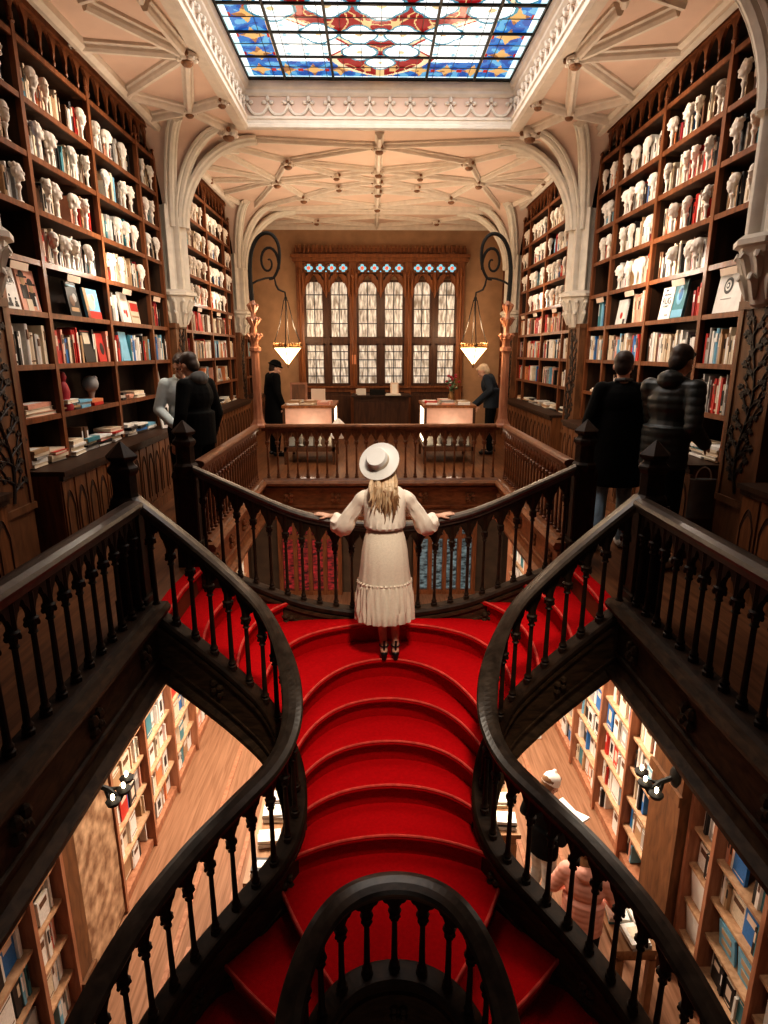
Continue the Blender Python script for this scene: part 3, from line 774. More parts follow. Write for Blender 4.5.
stack('L1', 7.0, .80, ['black', 'blue', 'black', 'white'], 'eighth pile along the left counter')
stack('L1', 7.28, .80, ['grey', 'white', 'sky blue'], 'ninth pile along the left counter')
stack('L1', 5.0, 1.18, ['salmon', 'cream', 'salmon'], 'wide pile on lowest shelf by first left pillar', w=.46, th=(.03, .036))
stack('L1', 5.52, 1.18, ['brown', 'tan', 'sky blue', 'white'], 'pile beside the red figurine')
stack('L1', 5.80, 1.18, ['sky blue', 'white', 'sky blue'], 'pile in front of the white head on lowest shelf', w=.25)
stack('L1', 6.08, 1.18, ['red', 'orange'], 'low pile at the end of that shelf', w=.22)
stack('L1', 6.72, 1.18, ['black', 'white', 'black'], 'small dark pile, lowest shelf, third left column', w=.12)
stack('L1', 6.9, 1.18, ['salmon', 'salmon'], 'salmon pile, lowest shelf, third left column', w=.2)
stack('L1', 7.16, 1.18, ['white', 'cream'], 'white pile, lowest shelf, third left column', w=.28)
stack('L1', 7.95, 1.18, ['salmon', 'white', 'red'], 'pile on lowest shelf next to second left pillar', w=.3)
stack('R1', 4.99, .80, ['cream', 'white', 'tan', 'cream', 'white'], 'pile on the counter nearest first right pillar', w=.2)
stack('R1', 5.22, .80, ['white', 'grey', 'cream', 'sky blue', 'white', 'cream'], 'second pile along the right counter', w=.25)
stack('R1', 5.52, .80, ['tan', 'cream', 'brown', 'tan'], 'third pile along the right counter', w=.14)
stack('R1', 7.15, .80, ['white', 'cream', 'white', 'grey'], 'pile on the counter behind the coat wearer', w=.3)
stack('R1', 7.48, .80, ['cream', 'white', 'cream'], 'last pile along the near right counter', w=.26)
stack('R1', 7.95, .80, ['white', 'tan', 'white'], 'pile on the counter next to second right pillar', w=.3)
stack('R1', 6.05, 1.18, ['white', 'cream', 'red', 'white'], 'pile on lowest shelf beside the jacket wearer head', w=.3)
stack('R1', 7.0, 1.18, ['salmon', 'red', 'salmon'], 'salmon pile on lowest shelf, third right column', w=.36)
stack('R1', 7.45, 1.18, ['black', 'cream', 'black'], 'black pile on lowest shelf, third right column', w=.2)
stack('R1', 7.95, 1.18, ['cream', 'white'], 'pile on lowest shelf beside second right pillar', w=.3)
for key in ('L2', 'R2'):
    sx, ups, where = CASES[key]
    for i in range(7): stack(key, ups[0]+.3+i*.45, .80, rnd.sample(['white', 'cream', 'grey', 'tan', 'white', 'black', 'cream'], 3), '%s pile along the counter of %s' % (ORD[i], where), w=.3)
    for i in range(5): stack(key, ups[0]+.55+i*.55, 1.18, rnd.sample(['white', 'cream', 'tan', 'grey'], 2), '%s pile on the lowest shelf of %s' % (ORD[i], where), w=.26) if sx < 0 else None
# ------------------------------------------------------------------ staircase
def mir(pts): return [Vector((-p[0], p[1], p[2] if len(p) > 2 else 0)) for p in pts]
RA = [(-1.5, 3.58, .14), (-1.2, 3.58, -.13), (-.96, 3.57, -.36), (-.78, 3.55, -.57), (-.665, 3.50, -.82), (-.61, 3.41, -1.05), (-.615, 3.28, -1.23), (-.70, 3.12, -1.36), (-.89, 2.90, -1.46),
      (-1.08, 2.68, -1.56), (-1.27, 2.38, -1.69), (-1.40, 2.05, -1.85), (-1.48, 1.7, -2.04), (-1.50, 1.3, -2.27), (-1.42, .85, -2.54), (-1.2, .5, -2.8)]
RA = smooth_path(RA, 8)
VR = smooth_path([(-1.5, 4.74, .02), (-1.22, 4.79, -.13), (-.73, 4.87, -.37), (-.3, 4.91, -.475), (0, 4.92, -.495), (.3, 4.91, -.475), (.73, 4.87, -.37), (1.22, 4.79, -.13), (1.5, 4.74, .02)], 8)
CC = Vector((0, 2.0, 0))
stair = empty('staircase', (0, 3.6, -4)); tag(stair, 'sweeping double staircase carpeted in bright red, forking left and right', 'staircase')
SINV = Matrix.Translation(-stair.location)
def step(front, back, z, rise=.17, name='step'):
    """front: nosing line (lower side), back: line under the next riser, both in plan"""
    n = 40; F = resample([(p[0], p[1], 0) for p in front], n); Bk = resample([(p[0], p[1], 0) for p in back], n)
    mb = MB(); mb.M = SINV; prof = [(.03, 0), (-.004, -.001), (-.016, -.008), (-.021, -.02), (-.016, -.032), (0, -.038), (.018, -.042), (.02, -rise-.02)]
    lines = []
    for off, dz in prof:
        L = []
        for i in range(n):
            d = F[min(i+1, n-1)]-F[max(i-1, 0)]; d.normalize(); nr = Vector((-d.y, d.x, 0))
            if nr.dot(Bk[i]-F[i]) < 0: nr = -nr
            L.append(F[i]+nr*off+Vector((0, 0, z+dz)))
        lines.append(L)
    bl = []
    for i in range(n):
        v = Bk[i]-F[i]; l = v.length; bl.append(Bk[i]+(v/l*.03 if l > 1e-6 else Vector())+Vector((0, 0, z)))
    mb.strip(bl, lines[0])
    mid = None
    for a, b in zip(lines, lines[1:]): mb.strip(a, b)
    o = mb.build(name, M['carpet'], stair, True, fix=True)
    nb = MB(); nb.M = SINV; nb.tube([(a_+b_)/2+Vector((0, 0, .003)) for a_, b_ in zip(lines[1], lines[2])], .0095, 6); nb.build('nosing_highlight', M['edge_highlight'], o, True)  # pale tube paints the light catching each carpet nosing
    return o
HALF = {}   # left half nosing lines from the centre (or the outer rail) to the inner rail
HALF[-1] = bez((0, 4.76), (-1.05, 4.72), (-.84, 3.55))
HALF[0] = bez((0, 4.46), (-.55, 4.42), (-.68, 3.53))
HALF[1] = bez((0, 4.16), (-.52, 4.14), (-.64, 3.48))
HALF[2] = bez((0, 3.87), (-.46, 3.86), (-.61, 3.42))
HALF[3] = bez((0, 3.62), (-.42, 3.61), (-.60, 3.32))
HALF[4] = bez((0, 3.35), (-.38, 3.34), (-.66, 3.15))
SIDE = {}
SIDE[-2] = bez((-.74, 4.9), (-1.22, 4.5), (-.99, 3.56))
SIDE[-3] = bez((-1.12, 4.84), (-1.42, 4.3), (-1.2, 3.56))
SIDE[-4] = [Vector((-1.47, 4.8)), Vector((-1.5, 4.2)), Vector((-1.47, 3.56))]
def full(h): return [Vector((-p[0], p[1])) for p in h[::-1]][:-1]+list(h) if False else list(h[::-1])+[Vector((-p[0], p[1])) for p in h[1:]]
zk = lambda k: -.70-.17*k
vback = [Vector((p[0], p[1]+.03)) for p in VR if abs(p[0]) < .76]
back_m1 = list(SIDE[-2][::-1])+vback+[Vector((-p[0], p[1])) for p in SIDE[-2]]
step(full(HALF[-1]), back_m1, zk(-1))
for k in range(0, 5): step(full(HALF[k]), full(HALF[k-1]), zk(k))
for k in (-2, -3):
    for m in (1, -1):
        step([Vector((p[0]*m, p[1])) for p in SIDE[k]], [Vector((p[0]*m, p[1])) for p in SIDE[k-1]], zk(k))
for m in (1, -1): step([Vector((p[0]*m, p[1])) for p in SIDE[-4]], [Vector((p[0]*m-.06*m, p[1])) for p in SIDE[-4]], .004)
# winding flights below the landing
def on_rail(ang):
    d = Vector((-math.sin(ang), math.cos(ang))); best = None
    for a, b in zip(RA, RA[1:]):
        if a.y > 3.2 and a.x > -.6 and False: continue
        A = Vector((a.x, a.y))-Vector((CC.x, CC.y)); Bq = Vector((b.x, b.y))-Vector((CC.x, CC.y))
        ca = d.x*A.y-d.y*A.x; cb = d.x*Bq.y-d.y*Bq.x
        if ca*cb <= 0 and abs(ca-cb) > 1e-9:
            t = ca/(ca-cb); q = A.lerp(Bq, t)
            if q.dot(d) > 0 and (best is None or q.length < best.length): best = q
    return best
RI = .5; ANG = [math.radians(31+20*i) for i in range(6)]
def edge(i):
    a = ANG[i]; o = on_rail(a); d = Vector((-math.sin(a), math.cos(a)))
    p1 = Vector((CC.x, CC.y))+o*1.02; p0 = Vector((CC.x, CC.y))+d*(RI-.03)
    mid = (p0+p1)/2+Vector((-d.y, d.x))*.05
    return bez(p1, mid, p0, 10)
eL = edge(0); arc = [Vector((CC.x+math.sin(t)*(RI-.03), CC.y+math.cos(t)*(RI-.03))) for t in [(-ANG[0]+2*ANG[0]*i/16) for i in range(17)]]
step(eL+arc[1:-1]+[Vector((-p[0], p[1])) for p in eL[::-1]], full(HALF[4]), zk(5), name='landing')
for i in range(0, 5):
    fr = edge(i+1); bk = edge(i)
    for m in (1, -1): step([Vector((p[0]*m, p[1])) for p in fr], [Vector((p[0]*m, p[1])) for p in bk], zk(6+i))
# carved stringers that follow the rails
def stringer(path, h0, name='stringer', side=1, mat=None):
    mb = MB(); mb.M = SINV; p = [Vector(q) for q in path]
    mb.sweep(p, [(-.05, -h0), (.05, -h0), (.05, .0), (-.05, .0)])
    for s_ in (-1, 1):
        mb.sweep(p, [(s_*.05, -.085), (s_*.068, -.08), (s_*.068, -.05), (s_*.05, -.045)])
        mb.sweep(p, [(s_*.05, -h0), (s_*.085, -h0), (s_*.085, -h0+.035), (s_*.06, -h0+.055), (s_*.05, -h0+.07)])
        mb.sweep(p, [(s_*.05, -h0+.11), (s_*.06, -h0+.115), (s_*.06, -h0+.13), (s_*.05, -h0+.135)])
    o = mb.build(name, mat or M['fascia'], stair, fix=True)
    k = resample(p, 60)
    for i in (6, 14, 22, 30, 38, 46):
        q = k[i]; d = (k[i+1]-q).normalized(); nr = Vector((d.y, -d.x, 0)).normalized()
        for s_ in (-1, 1):
            c = q+nr*.052*s_+Vector((0, 0, -.19)); mb = MB(); mb.M = SINV
            for a in range(4): mb.ell(c+d*(.035*math.cos(PI/4+a*PI/2))+Vector((0, 0, .035*math.sin(PI/4+a*PI/2))), (.026, .026, .026), 6)
            mb.build('rosette', mat or M['fascia'], stair)
    return o
stringer(RA, .42); stringer(mir(RA), .42); stringer(VR, .30, mat=M['fascia'])
inner = [Vector((CC.x+math.sin(t)*RI, CC.y+math.cos(t)*RI, -1.49-.487*(math.log(1+math.exp((abs(t)-ANG[0]*1.25)*6))/6))) for t in [(-2.6+5.2*i/80) for i in range(81)]]
stringer(inner, .5)
# soffits: boards closing the underside of each flight
mb = MB(); mb.M = SINV
for k in range(-1, 5):
    a = full(HALF[k]); b = full(HALF[k-1]) if k > -1 else back_m1
    mb.strip([Vector((p[0], p[1], zk(k)-.30)) for p in resample([(q[0], q[1], 0) for q in a], 20)], [Vector((p[0], p[1], zk(k)-.13)) for p in resample([(q[0], q[1], 0) for q in b], 20)])
for k in (-2, -3):
    for m in (1, -1):
        mb.strip([Vector((p[0]*m, p[1], zk(k)-.30)) for p in resample([(q[0], q[1], 0) for q in SIDE[k]], 12)], [Vector((p[0]*m, p[1], zk(k)-.13)) for p in resample([(q[0], q[1], 0) for q in SIDE[k-1]], 12)])
for i in range(0, 5):
    for m in (1, -1): mb.strip([Vector((p[0]*m, p[1], zk(6+i)-.30)) for p in edge(i+1)], [Vector((p[0]*m, p[1], zk(6+i)-.13)) for p in edge(i)])
L0 = resample([(q[0], q[1], 0) for q in eL+arc[1:-1]+[Vector((-p[0], p[1])) for p in eL[::-1]]], 30); L1 = resample([(q[0], q[1], 0) for q in full(HALF[4])], 30)
mb.strip([p+Vector((0, 0, zk(5)-.2)) for p in L0], [p+Vector((0, 0, zk(5)-.2)) for p in L1])
mb.build('soffit', M['fascia'], stair)

# ------------------------------------------------------------------ railings
HANDSEC = [(-.052, -.005), (-.058, .012), (-.05, .03), (-.02, .04), (.02, .04), (.05, .03), (.058, .012), (.052, -.005), (.035, -.012), (.032, -.04), (-.032, -.04), (-.035, -.012)]
BASESEC = [(-.07, -.03), (.07, -.03), (.07, .0), (.055, .018), (.04, .02), (-.04, .02), (-.055, .018), (-.07, .0)]
_bal = {}
def baluster_mesh(h, mat, k=1.0):
    key = (round(h, 2), mat.name, k)
    if key not in _bal:
        mb = MB(); r = .0125*k
        mb.lathe([(r*2.1, 0), (r*2.1, .028), (r*1.5, .034), (r*1.9, .05), (r*1.3, .062), (r*1.15, .09), (r*.95, h*.6), (r*.95, h*.655), (r*1.7, h*.67), (r*1.2, h*.685), (r*1.35, h*.71), (r*2.3, h*.755), (r*2.5, h*.775), (r*1.7, h*.79), (r*1.7, h*.97), (r*2, h*.985), (r*2, h)], 8)
        for i in range(4):
            a = i*PI/2+PI/4; mb.ell((r*1.9*math.cos(a), r*1.9*math.sin(a), h*.735), (r*.8, r*.8, h*.025), 5)
        _bal[key] = mb.mesh('baluster', mat, True)
    return _bal[key]
def railing(name, label, path, H, sp, mat, group=None, k=1.0, arch=True, ends=.06, hand=None, cat='railing', hw=1.0):
    p = [Vector(q) for q in path]; root = empty(name, p[0]); tag(root, label, cat, group); inv = Matrix.Translation(-p[0])
    up = Vector((0, 0, H))
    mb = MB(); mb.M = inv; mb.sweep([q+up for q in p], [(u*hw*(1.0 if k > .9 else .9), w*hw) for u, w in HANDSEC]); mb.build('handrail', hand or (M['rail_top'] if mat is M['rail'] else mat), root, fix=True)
    mb = MB(); mb.M = inv; mb.sweep(p, BASESEC); mb.build('base_rail', mat, root, fix=True)
    fine = resample(p, 600); L = sum((b-a).length for a, b in zip(fine, fine[1:]))
    n = max(2, round((L-2*ends)/sp)); h = H-.05
    def at(s):
        t = max(0, min(1, s/L))*599; i = min(598, int(t)); return fine[i].lerp(fine[i+1], t-i)
    me = baluster_mesh(h, mat, k); S = [ends+(L-2*ends)*i/n for i in range(n+1)]
    for s_ in S:
        q = at(s_)-p[0]; inst('baluster', me, root, (q.x, q.y, q.z+.012))
    if arch:
        mb = MB(); mb.M = inv; th = .013*k
        for a, b in zip(S, S[1:]):
            m_ = 12; top = []; low = []; nr = []
            for i in range(m_+1):
                t = i/m_; s_ = a+(b-a)*t; q = at(s_); d = at(s_+.01)-at(s_-.01); d.z = 0; d.normalize(); nr.append(Vector((d.y, -d.x, 0)))
                u = abs(2*t-1); z = H*.905-H*.19*u**1.4
                if .28 < u < .5: z -= .012*k*math.sin((u-.28)/.22*PI)*1.6
                top.append(q+Vector((0, 0, H-.03))); low.append(q+Vector((0, 0, z)))
            for sg in (1, -1):
                A = [x+w*th*sg for x, w in zip(top, nr)]; Bq = [x+w*th*sg for x, w in zip(low, nr)]
                mb.strip(A, Bq)
            mb.strip([x+w*th for x, w in zip(low, nr)], [x-w*th for x, w in zip(low, nr)])
            # raised pointed moulding
            mb.tube([x+Vector((0, 0, .004)) for x in low], .0105*k, 5)
        mb.build('arcade', mat, root)
    return root
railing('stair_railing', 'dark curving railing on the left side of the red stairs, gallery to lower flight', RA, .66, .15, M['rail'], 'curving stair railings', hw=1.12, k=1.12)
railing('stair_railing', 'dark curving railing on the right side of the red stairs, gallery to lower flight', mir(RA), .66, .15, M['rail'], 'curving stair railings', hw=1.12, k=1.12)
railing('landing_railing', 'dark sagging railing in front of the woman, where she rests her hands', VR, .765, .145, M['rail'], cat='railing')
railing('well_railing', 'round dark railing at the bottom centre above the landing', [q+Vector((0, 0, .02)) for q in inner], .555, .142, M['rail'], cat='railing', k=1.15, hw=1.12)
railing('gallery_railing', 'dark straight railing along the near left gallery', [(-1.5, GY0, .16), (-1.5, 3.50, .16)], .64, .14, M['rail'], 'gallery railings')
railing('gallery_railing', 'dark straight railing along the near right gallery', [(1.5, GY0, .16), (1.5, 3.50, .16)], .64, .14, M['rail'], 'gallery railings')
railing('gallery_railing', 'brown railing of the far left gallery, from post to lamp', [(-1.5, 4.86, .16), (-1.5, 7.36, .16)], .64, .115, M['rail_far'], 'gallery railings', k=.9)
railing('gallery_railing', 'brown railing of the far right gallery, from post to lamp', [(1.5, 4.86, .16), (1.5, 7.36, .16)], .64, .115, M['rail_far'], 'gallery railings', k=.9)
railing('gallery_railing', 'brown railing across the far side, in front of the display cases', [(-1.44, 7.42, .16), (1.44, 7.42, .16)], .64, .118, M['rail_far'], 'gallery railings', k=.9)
def newel(x, y, label, s=1.0, mat=None):
    root = empty('newel_post', (x, y, 0)); tag(root, label, 'post', 'stair newel posts'); mat = mat or M['rail']
    mb = MB(); mb.box(-.075, .075, -.075, .075, 0, .80); mb.box(-.095, .095, -.095, .095, 0, .20)
    for sx_ in (-1, 1):
        for sy_ in (-1, 1): mb.lathe([(.016, .22), (.016, .72), (.024, .74), (.012, .78)], 6, (sx_*.075, sy_*.075, 0))
    mb.build('shaft', mat, root)
    mb = MB(); mb.lathe([(.06, .74), (.088, .78), (.098, .80), (.098, .82), (.078, .84), (.074, .86), (.074, .97), (.086, .985), (.094, 1.0), (.091, 1.015), (.074, 1.03), (.065, 1.045), (.065, 1.06)], 8); mb.build('drum', mat, root)
    mb = MB(); mb.lathe([(.06, 1.05), (.092, 1.07), (.096, 1.085), (.086, 1.095), (.005, 1.17)], 6); mb.build('cap', mat, root)
    return root
newel(-1.59, 3.62, 'dark newel post with faceted cap at the near left stair head')
newel(1.60, 3.62, 'dark newel post with faceted cap at the near right stair head')
newel(-1.57, 4.78, 'dark newel post with faceted cap at the far left stair head')
newel(1.58, 4.78, 'dark newel post with faceted cap at the far right stair head')
# ------------------------------------------------------------------ lamp posts on the rail corners with hanging lanterns
def lamp_post(sx):
    nm = 'left' if sx < 0 else 'right'
    root = empty('lamp_post', (sx*1.47, 7.42, .80)); tag(root, 'carved reddish lamp post with iron scroll on the %s rail corner' % nm, 'lamp post', 'carved lamp posts')
    mb = MB(); mb.lathe([(.10, .0), (.10, .03), (.08, .05), (.062, .10), (.052, .2), (.05, .70), (.046, .88), (.07, .89), (.07, .925), (.05, .94)], 8); mb.build('column', M['post'], root)
    mb = MB()
    mb.lathe([(.045, .93), (.045, 1.0), (.07, 1.03), (.03, 1.06), (.032, 1.2), (.05, 1.23), (.03, 1.26), (.028, 1.36), (.045, 1.40), (.02, 1.46)], 8)
    for zz, rr, n in ((1.05, .05, 7), (1.23, .045, 7), (1.38, .035, 6)):
        for i in range(n):
            a = 2*PI*i/n; c, s = math.cos(a), math.sin(a)
            mb.tube([(c*rr*.5, s*rr*.5, zz-.06), (c*rr, s*rr, zz-.02), (c*rr*1.7, s*rr*1.7, zz+.03), (c*rr*2.0, s*rr*2.0, zz+.01)], [.012, .02, .018, .006], 5)
    mb.build('carved_capitals', M['post'], root, True)
    mb = MB(); k = -sx
    P = lambda x, z: Vector((k*x, 0, z))
    sp0 = smooth_path([P(0, 1.4), P(-.01, 1.6), P(-.01, 1.8), P(.02, 1.98), P(.08, 2.10), P(.16, 2.16), P(.25, 2.15), P(.315, 2.06), P(.33, 1.93), P(.31, 1.80), P(.255, 1.70), P(.20, 1.68)], 5); mb.tube(sp0, [.026-.012*i/(len(sp0)-1) for i in range(len(sp0))], 8)
    sp = []
    for i in range(26):
        t = i/25; a = -.4+t*2.15*PI*1.25; r = .135*(1-t)+.018; sp.append(P(.20+r*math.cos(a)*.8, 1.86+r*math.sin(a)*1.25))
    mb.tube(sp, [.017-.008*i/25 for i in range(26)], 6)
    mb.tube([P(-.01, 1.62), P(.06, 1.66), P(.16, 1.69), P(.26, 1.70), P(.275, 1.62), P(.30, 1.57), P(.345, 1.55), P(.375, 1.54), P(.38, 1.49)], [.012]*6+[.01]*3, 6)
    mb.build('scroll_bracket', M['iron'], root, True)
    lx = sx*1.47+k*.38
    ln = empty('hanging_lantern', (lx, 7.42, 1.52)); tag(ln, 'glowing pyramid glass lantern hanging from the %s iron scroll' % nm, 'lantern', 'hanging lanterns')
    mb = MB(); q = .118
    mb.add([(0, 0, .01), (q, q, .215), (-q, q, .215), (-q, -q, .215), (q, -q, .215)], [(0, 2, 1), (0, 3, 2), (0, 4, 3), (0, 1, 4)])
    mb.M = Matrix.Rotation(PI/4, 4, 'Z'); mb.v = [tuple(mb.M @ Vector(v)) for v in mb.v]; mb.build('shade', M['shade'], ln)
    mb = MB(); mb.M = Matrix.Rotation(PI/4, 4, 'Z')
    for a, b in (((q, q), (-q, q)), ((-q, q), (-q, -q)), ((-q, -q), (q, -q)), ((q, -q), (q, q))):
        mb.tube([(a[0], a[1], .215), (b[0], b[1], .215)], .011, 5)
        for i in range(6):
            t = (i+.5)/6; mb.ell((a[0]+(b[0]-a[0])*t, a[1]+(b[1]-a[1])*t, .24), (.013, .013, .024), 5)
        mb.tube([(a[0], a[1], .215), (0, 0, 0)], .006, 5)
    mb.ell((0, 0, -.005), (.014, .014, .022), 6)
    mb.build('rim', M['brass'], ln, True)
    mb = MB(); mb.M = Matrix.Rotation(PI/4, 4, 'Z')
    for a in ((q, q), (-q, q), (-q, -q), (q, -q)): mb.tube([(a[0], a[1], .22), (a[0]*.5, a[1]*.5, .45), (a[0]*.12, a[1]*.12, .74)], .0055, 5)
    mb.ell((0, 0, .75), (.02, .02, .03), 6); mb.tube([(0, 0, .74), (0, 0, .80)], .006, 5)
    mb.build('chains', M['iron'], ln, True)
for sx in (-1, 1): lamp_post(sx)

# ------------------------------------------------------------------ wooden window screen on the back wall
WX0, WX1, WY = -1.74, 1.90, 13.94
win = empty('window_2', ((WX0+WX1)/2, WY, 0)); struct(win, 'carved wooden window screen with pointed lights and quatrefoils on the back wall')
WINV = Matrix.Translation(-win.location)
W = WX1-WX0; mull = [WX0+.10, WX0+W*.337, WX0+W*.665, WX1-.10]
mb = MB(); mb.M = WINV
for x in mull: mb.box(x-.075, x+.075, WY-.10, WY, 0, 3.55); mb.lathe([(.03, .95), (.03, 3.2), (.05, 3.25), (.02, 3.4)], 8, (x, WY-.12, 0))
mb.box(WX0, WX1, WY-.08, WY, .82, .93); mb.box(WX0, WX1, WY-.14, WY, .91, .95)
mb.build('mullions', M['screen'], win)
mb = MB(); mb.M = WINV
mb.box(WX0-.04, WX1+.04, WY-.16, WY+.04, 3.52, 3.60); mb.box(WX0-.07, WX1+.07, WY-.20, WY+.04, 3.60, 3.66); mb.box(WX0, WX1, WY-.08, WY+.04, 3.66, 3.80)
for i in range(40): x = WX0+W*(i+.5)/40; mb.box(x-.022, x+.022, WY-.12, WY-.06, 3.70, 3.84)
mb.box(WX0, WX1, WY-.06, WY, 3.48, 3.54)
mb.build('cornice', M['screen'], win)
mb = MB(); mb.M = WINV; mb.box(WX0, WX1, WY-.05, WY, .0, .84)
for i in range(6):
    a = WX0+.1+(W-.2)*i/6; mb.box(a+.06, a+(W-.2)/6-.06, WY-.065, WY-.05, .14, .74)
mb.build('wainscot', M['screen_dark'], win)
tr = MB(); tr.M = WINV; gl = MB(); gl.M = WINV; fr = MB(); fr.M = WINV
for bi in range(3):
    a, b = mull[bi]+.075, mull[bi+1]-.075; mid = (a+b)/2
    fr.box(mid-.045, mid+.045, WY-.066, WY, .95, 3.2); fr.box(a, b, WY-.06, WY, 1.86, 1.98)
    for (p, q) in ((a, mid-.045), (mid+.045, b)):
        for (z0, z1, rws) in ((.99, 1.86, 5), (1.98, 3.16, 4)):
            fr.box(p, p+.05, WY-.055, WY, z0, z1); fr.box(q-.05, q, WY-.055, WY, z0, z1); fr.box(p, q, WY-.055, WY, z0-.03, z0+.02); fr.box(p, q, WY-.055, WY, z1-.04, z1)
            mb = MB(); mb.M = WINV; mb.box(p+.04, q-.04, WY-.03, WY-.02, z0, z1); mb.build('pane', M['pane'], win)
            x0, x1 = p+.05, q-.05
            gl.box((x0+x1)/2-.009, (x0+x1)/2+.009, WY-.042, WY-.028, z0, z1)
            for r in range(1, rws): z = z0+(z1-z0)*r/rws; gl.box(x0, x1, WY-.042, WY-.028, z-.009, z+.009)
        # pointed cusped head over every light
        m_ = 16; low = []; 
        for i in range(m_+1):
            t = i/m_; u = abs(2*t-1); z = 3.26-.34*u**1.6
            if .3 < u < .62: z -= .045*math.sin((u-.3)/.32*PI)
            low.append((p+(q-p)*t, z))
        for dy in (-.09, -.03): tr.strip([(x, WY+dy, 3.30) for x, z in low], [(x, WY+dy, z) for x, z in low])
        tr.strip([(x, WY-.09, z) for x, z in low], [(x, WY-.03, z) for x, z in low])
        tr.tube([(x, WY-.095, z) for x, z in low], .016, 5)
    tr.box(a, b, WY-.09, WY-.03, 3.28, 3.32); tr.box(a, b, WY-.05, WY-.02, 3.30, 3.5)
    nq = 4 if bi != 1 else 4
    for i in range(nq):
        cx = a+(b-a)*(i+.5)/nq; cz = 3.40; r = .082
        f = MB(); f.M = WINV
        for k in range(4):
            g = k*PI/2; f.ell((cx+r*.62*math.cos(g), WY-.055, cz+r*.62*math.sin(g)), (r*.48, .012, r*.48), 9, 0)
        f.ell((cx, WY-.066, cz), (r*.46, .014, r*.46), 8, 1)
        f.build('quatrefoil', [M['tear_blue'], M['tear_red']], win, True)
        tr.tube([(cx+.115*math.cos(t), WY-.08, cz+.092*math.sin(t)) for t in [2*PI*j/16 for j in range(17)]], .014, 5)
        for sg in (-1, 1):   # small tracery daggers
            if i < nq-1 and sg > 0: 
                xx = a+(b-a)*(i+1)/nq; f2 = MB(); f2.M = WINV; f2.ell((xx, WY-.06, 3.315), (.022, .012, .04), 7); f2.build('dagger_light', M['tear_blue'], win, True)
    for xx in (a, mid, b): tr.tube([(xx, WY-.10, 2.80), (xx, WY-.10, 2.9), (xx, WY-.1, 3.3)], [.008, .04, .05], 6)
pc = MB(); pc.M = WINV
for bi in range(3):
    a, b = mull[bi]+.075, mull[bi+1]-.075; mid = (a+b)/2
    for (p, q) in ((a, mid-.045), (mid+.045, b)):
        for t, z, an in ((.07, 3.20, .45), (.93, 3.20, -.45), (.17, 3.265, .9), (.83, 3.265, -.9)): pc.ell((p+(q-p)*t, WY-.092, z), (.020, .006, .045), 8, 0, Matrix.Rotation(an, 3, 'Y'))
pc.build('tracery_openings', M['case_back'], win, True)
tr.build('tracery', M['screen'], win, fix=True); fr.build('casement_frames', M['screen_dark'], win); gl.build('glazing_bars', M['lead'], win)
tag(inst('notice', (lambda m_: m_)( (lambda b_: (b_.box(-.045, .045, -.006, .006, 0, .2), b_.mesh('notice', plain('notice_orange', (.62, .25, .13), .6)))[1])(MB())), None, (-.50, 13.80, 1.42)), 'small orange notice fixed to the window mullion', 'notice')
# desk in the middle of the screen
desk = empty('desk', (.08, 13.3, 0)); tag(desk, 'dark panelled desk under the middle window light', 'desk')
mb = MB(); mb.box(-.58, .58, -.25, .5, 0, .76); 
for i in (-1, 1): mb.box(i*.28-.22, i*.28+.22, -.265, -.25, .12, .66)
mb.build('body', M['screen_dark'], desk)
mb = MB(); mb.box(-.63, .63, -.31, .5, .76, .80); mb.build('desk_top', M['case_dark'], desk)
o = empty('cash_terminal', (.0, 13.15, .801)); tag(o, 'small black terminal with lit screen on the desk', 'terminal')
mb = MB(); mb.prism([(-.07, 0), (.07, 0), (.07, .05), (-.02, .12), (-.07, .12)], -.16, .16, 'x'); mb.build('housing', M['iron'], o)
mb = MB(); mb.obox((0, -.005, .095), (.2, .012, .05), Matrix.Rotation(.9, 4, 'X')); mb.build('screen', emis('terminal_screen', (.5, .7, .8), 1.2), o)
o = empty('card_stand', (-.33, 13.15, .801)); tag(o, 'pale box with slots at the left end of the desk', 'box')
mb = MB(); mb.box(-.09, .09, -.07, .07, 0, .13); mb.box(-.12, -.09, -.02, .02, .02, .12); mb.build('case', M['white'], o)
o = empty('picture_frame', (.36, 13.1, .801)); tag(o, 'cream framed picture leaning at the right end of the desk', 'picture')
mb = MB(); R = Matrix.Rotation(-.2, 4, 'X'); mb.obox((0, 0, .13), (.17, .02, .26), R); mb.build('frame', M['card'], o)
mb = MB(); mb.obox((0, -.012, .13), (.11, .012, .19), R); mb.build('print', M['white'], o)
o = tag(inst('paper_stack', (lambda b_: (b_.box(-.16, .16, -.09, .09, 0, .02), b_.box(-.14, .15, -.08, .09, .02, .04), b_.mesh('paper_stack', M['white']))[2])(MB()), None, (.33, 13.0, .801)), 'white papers lying before the framed picture', 'papers')

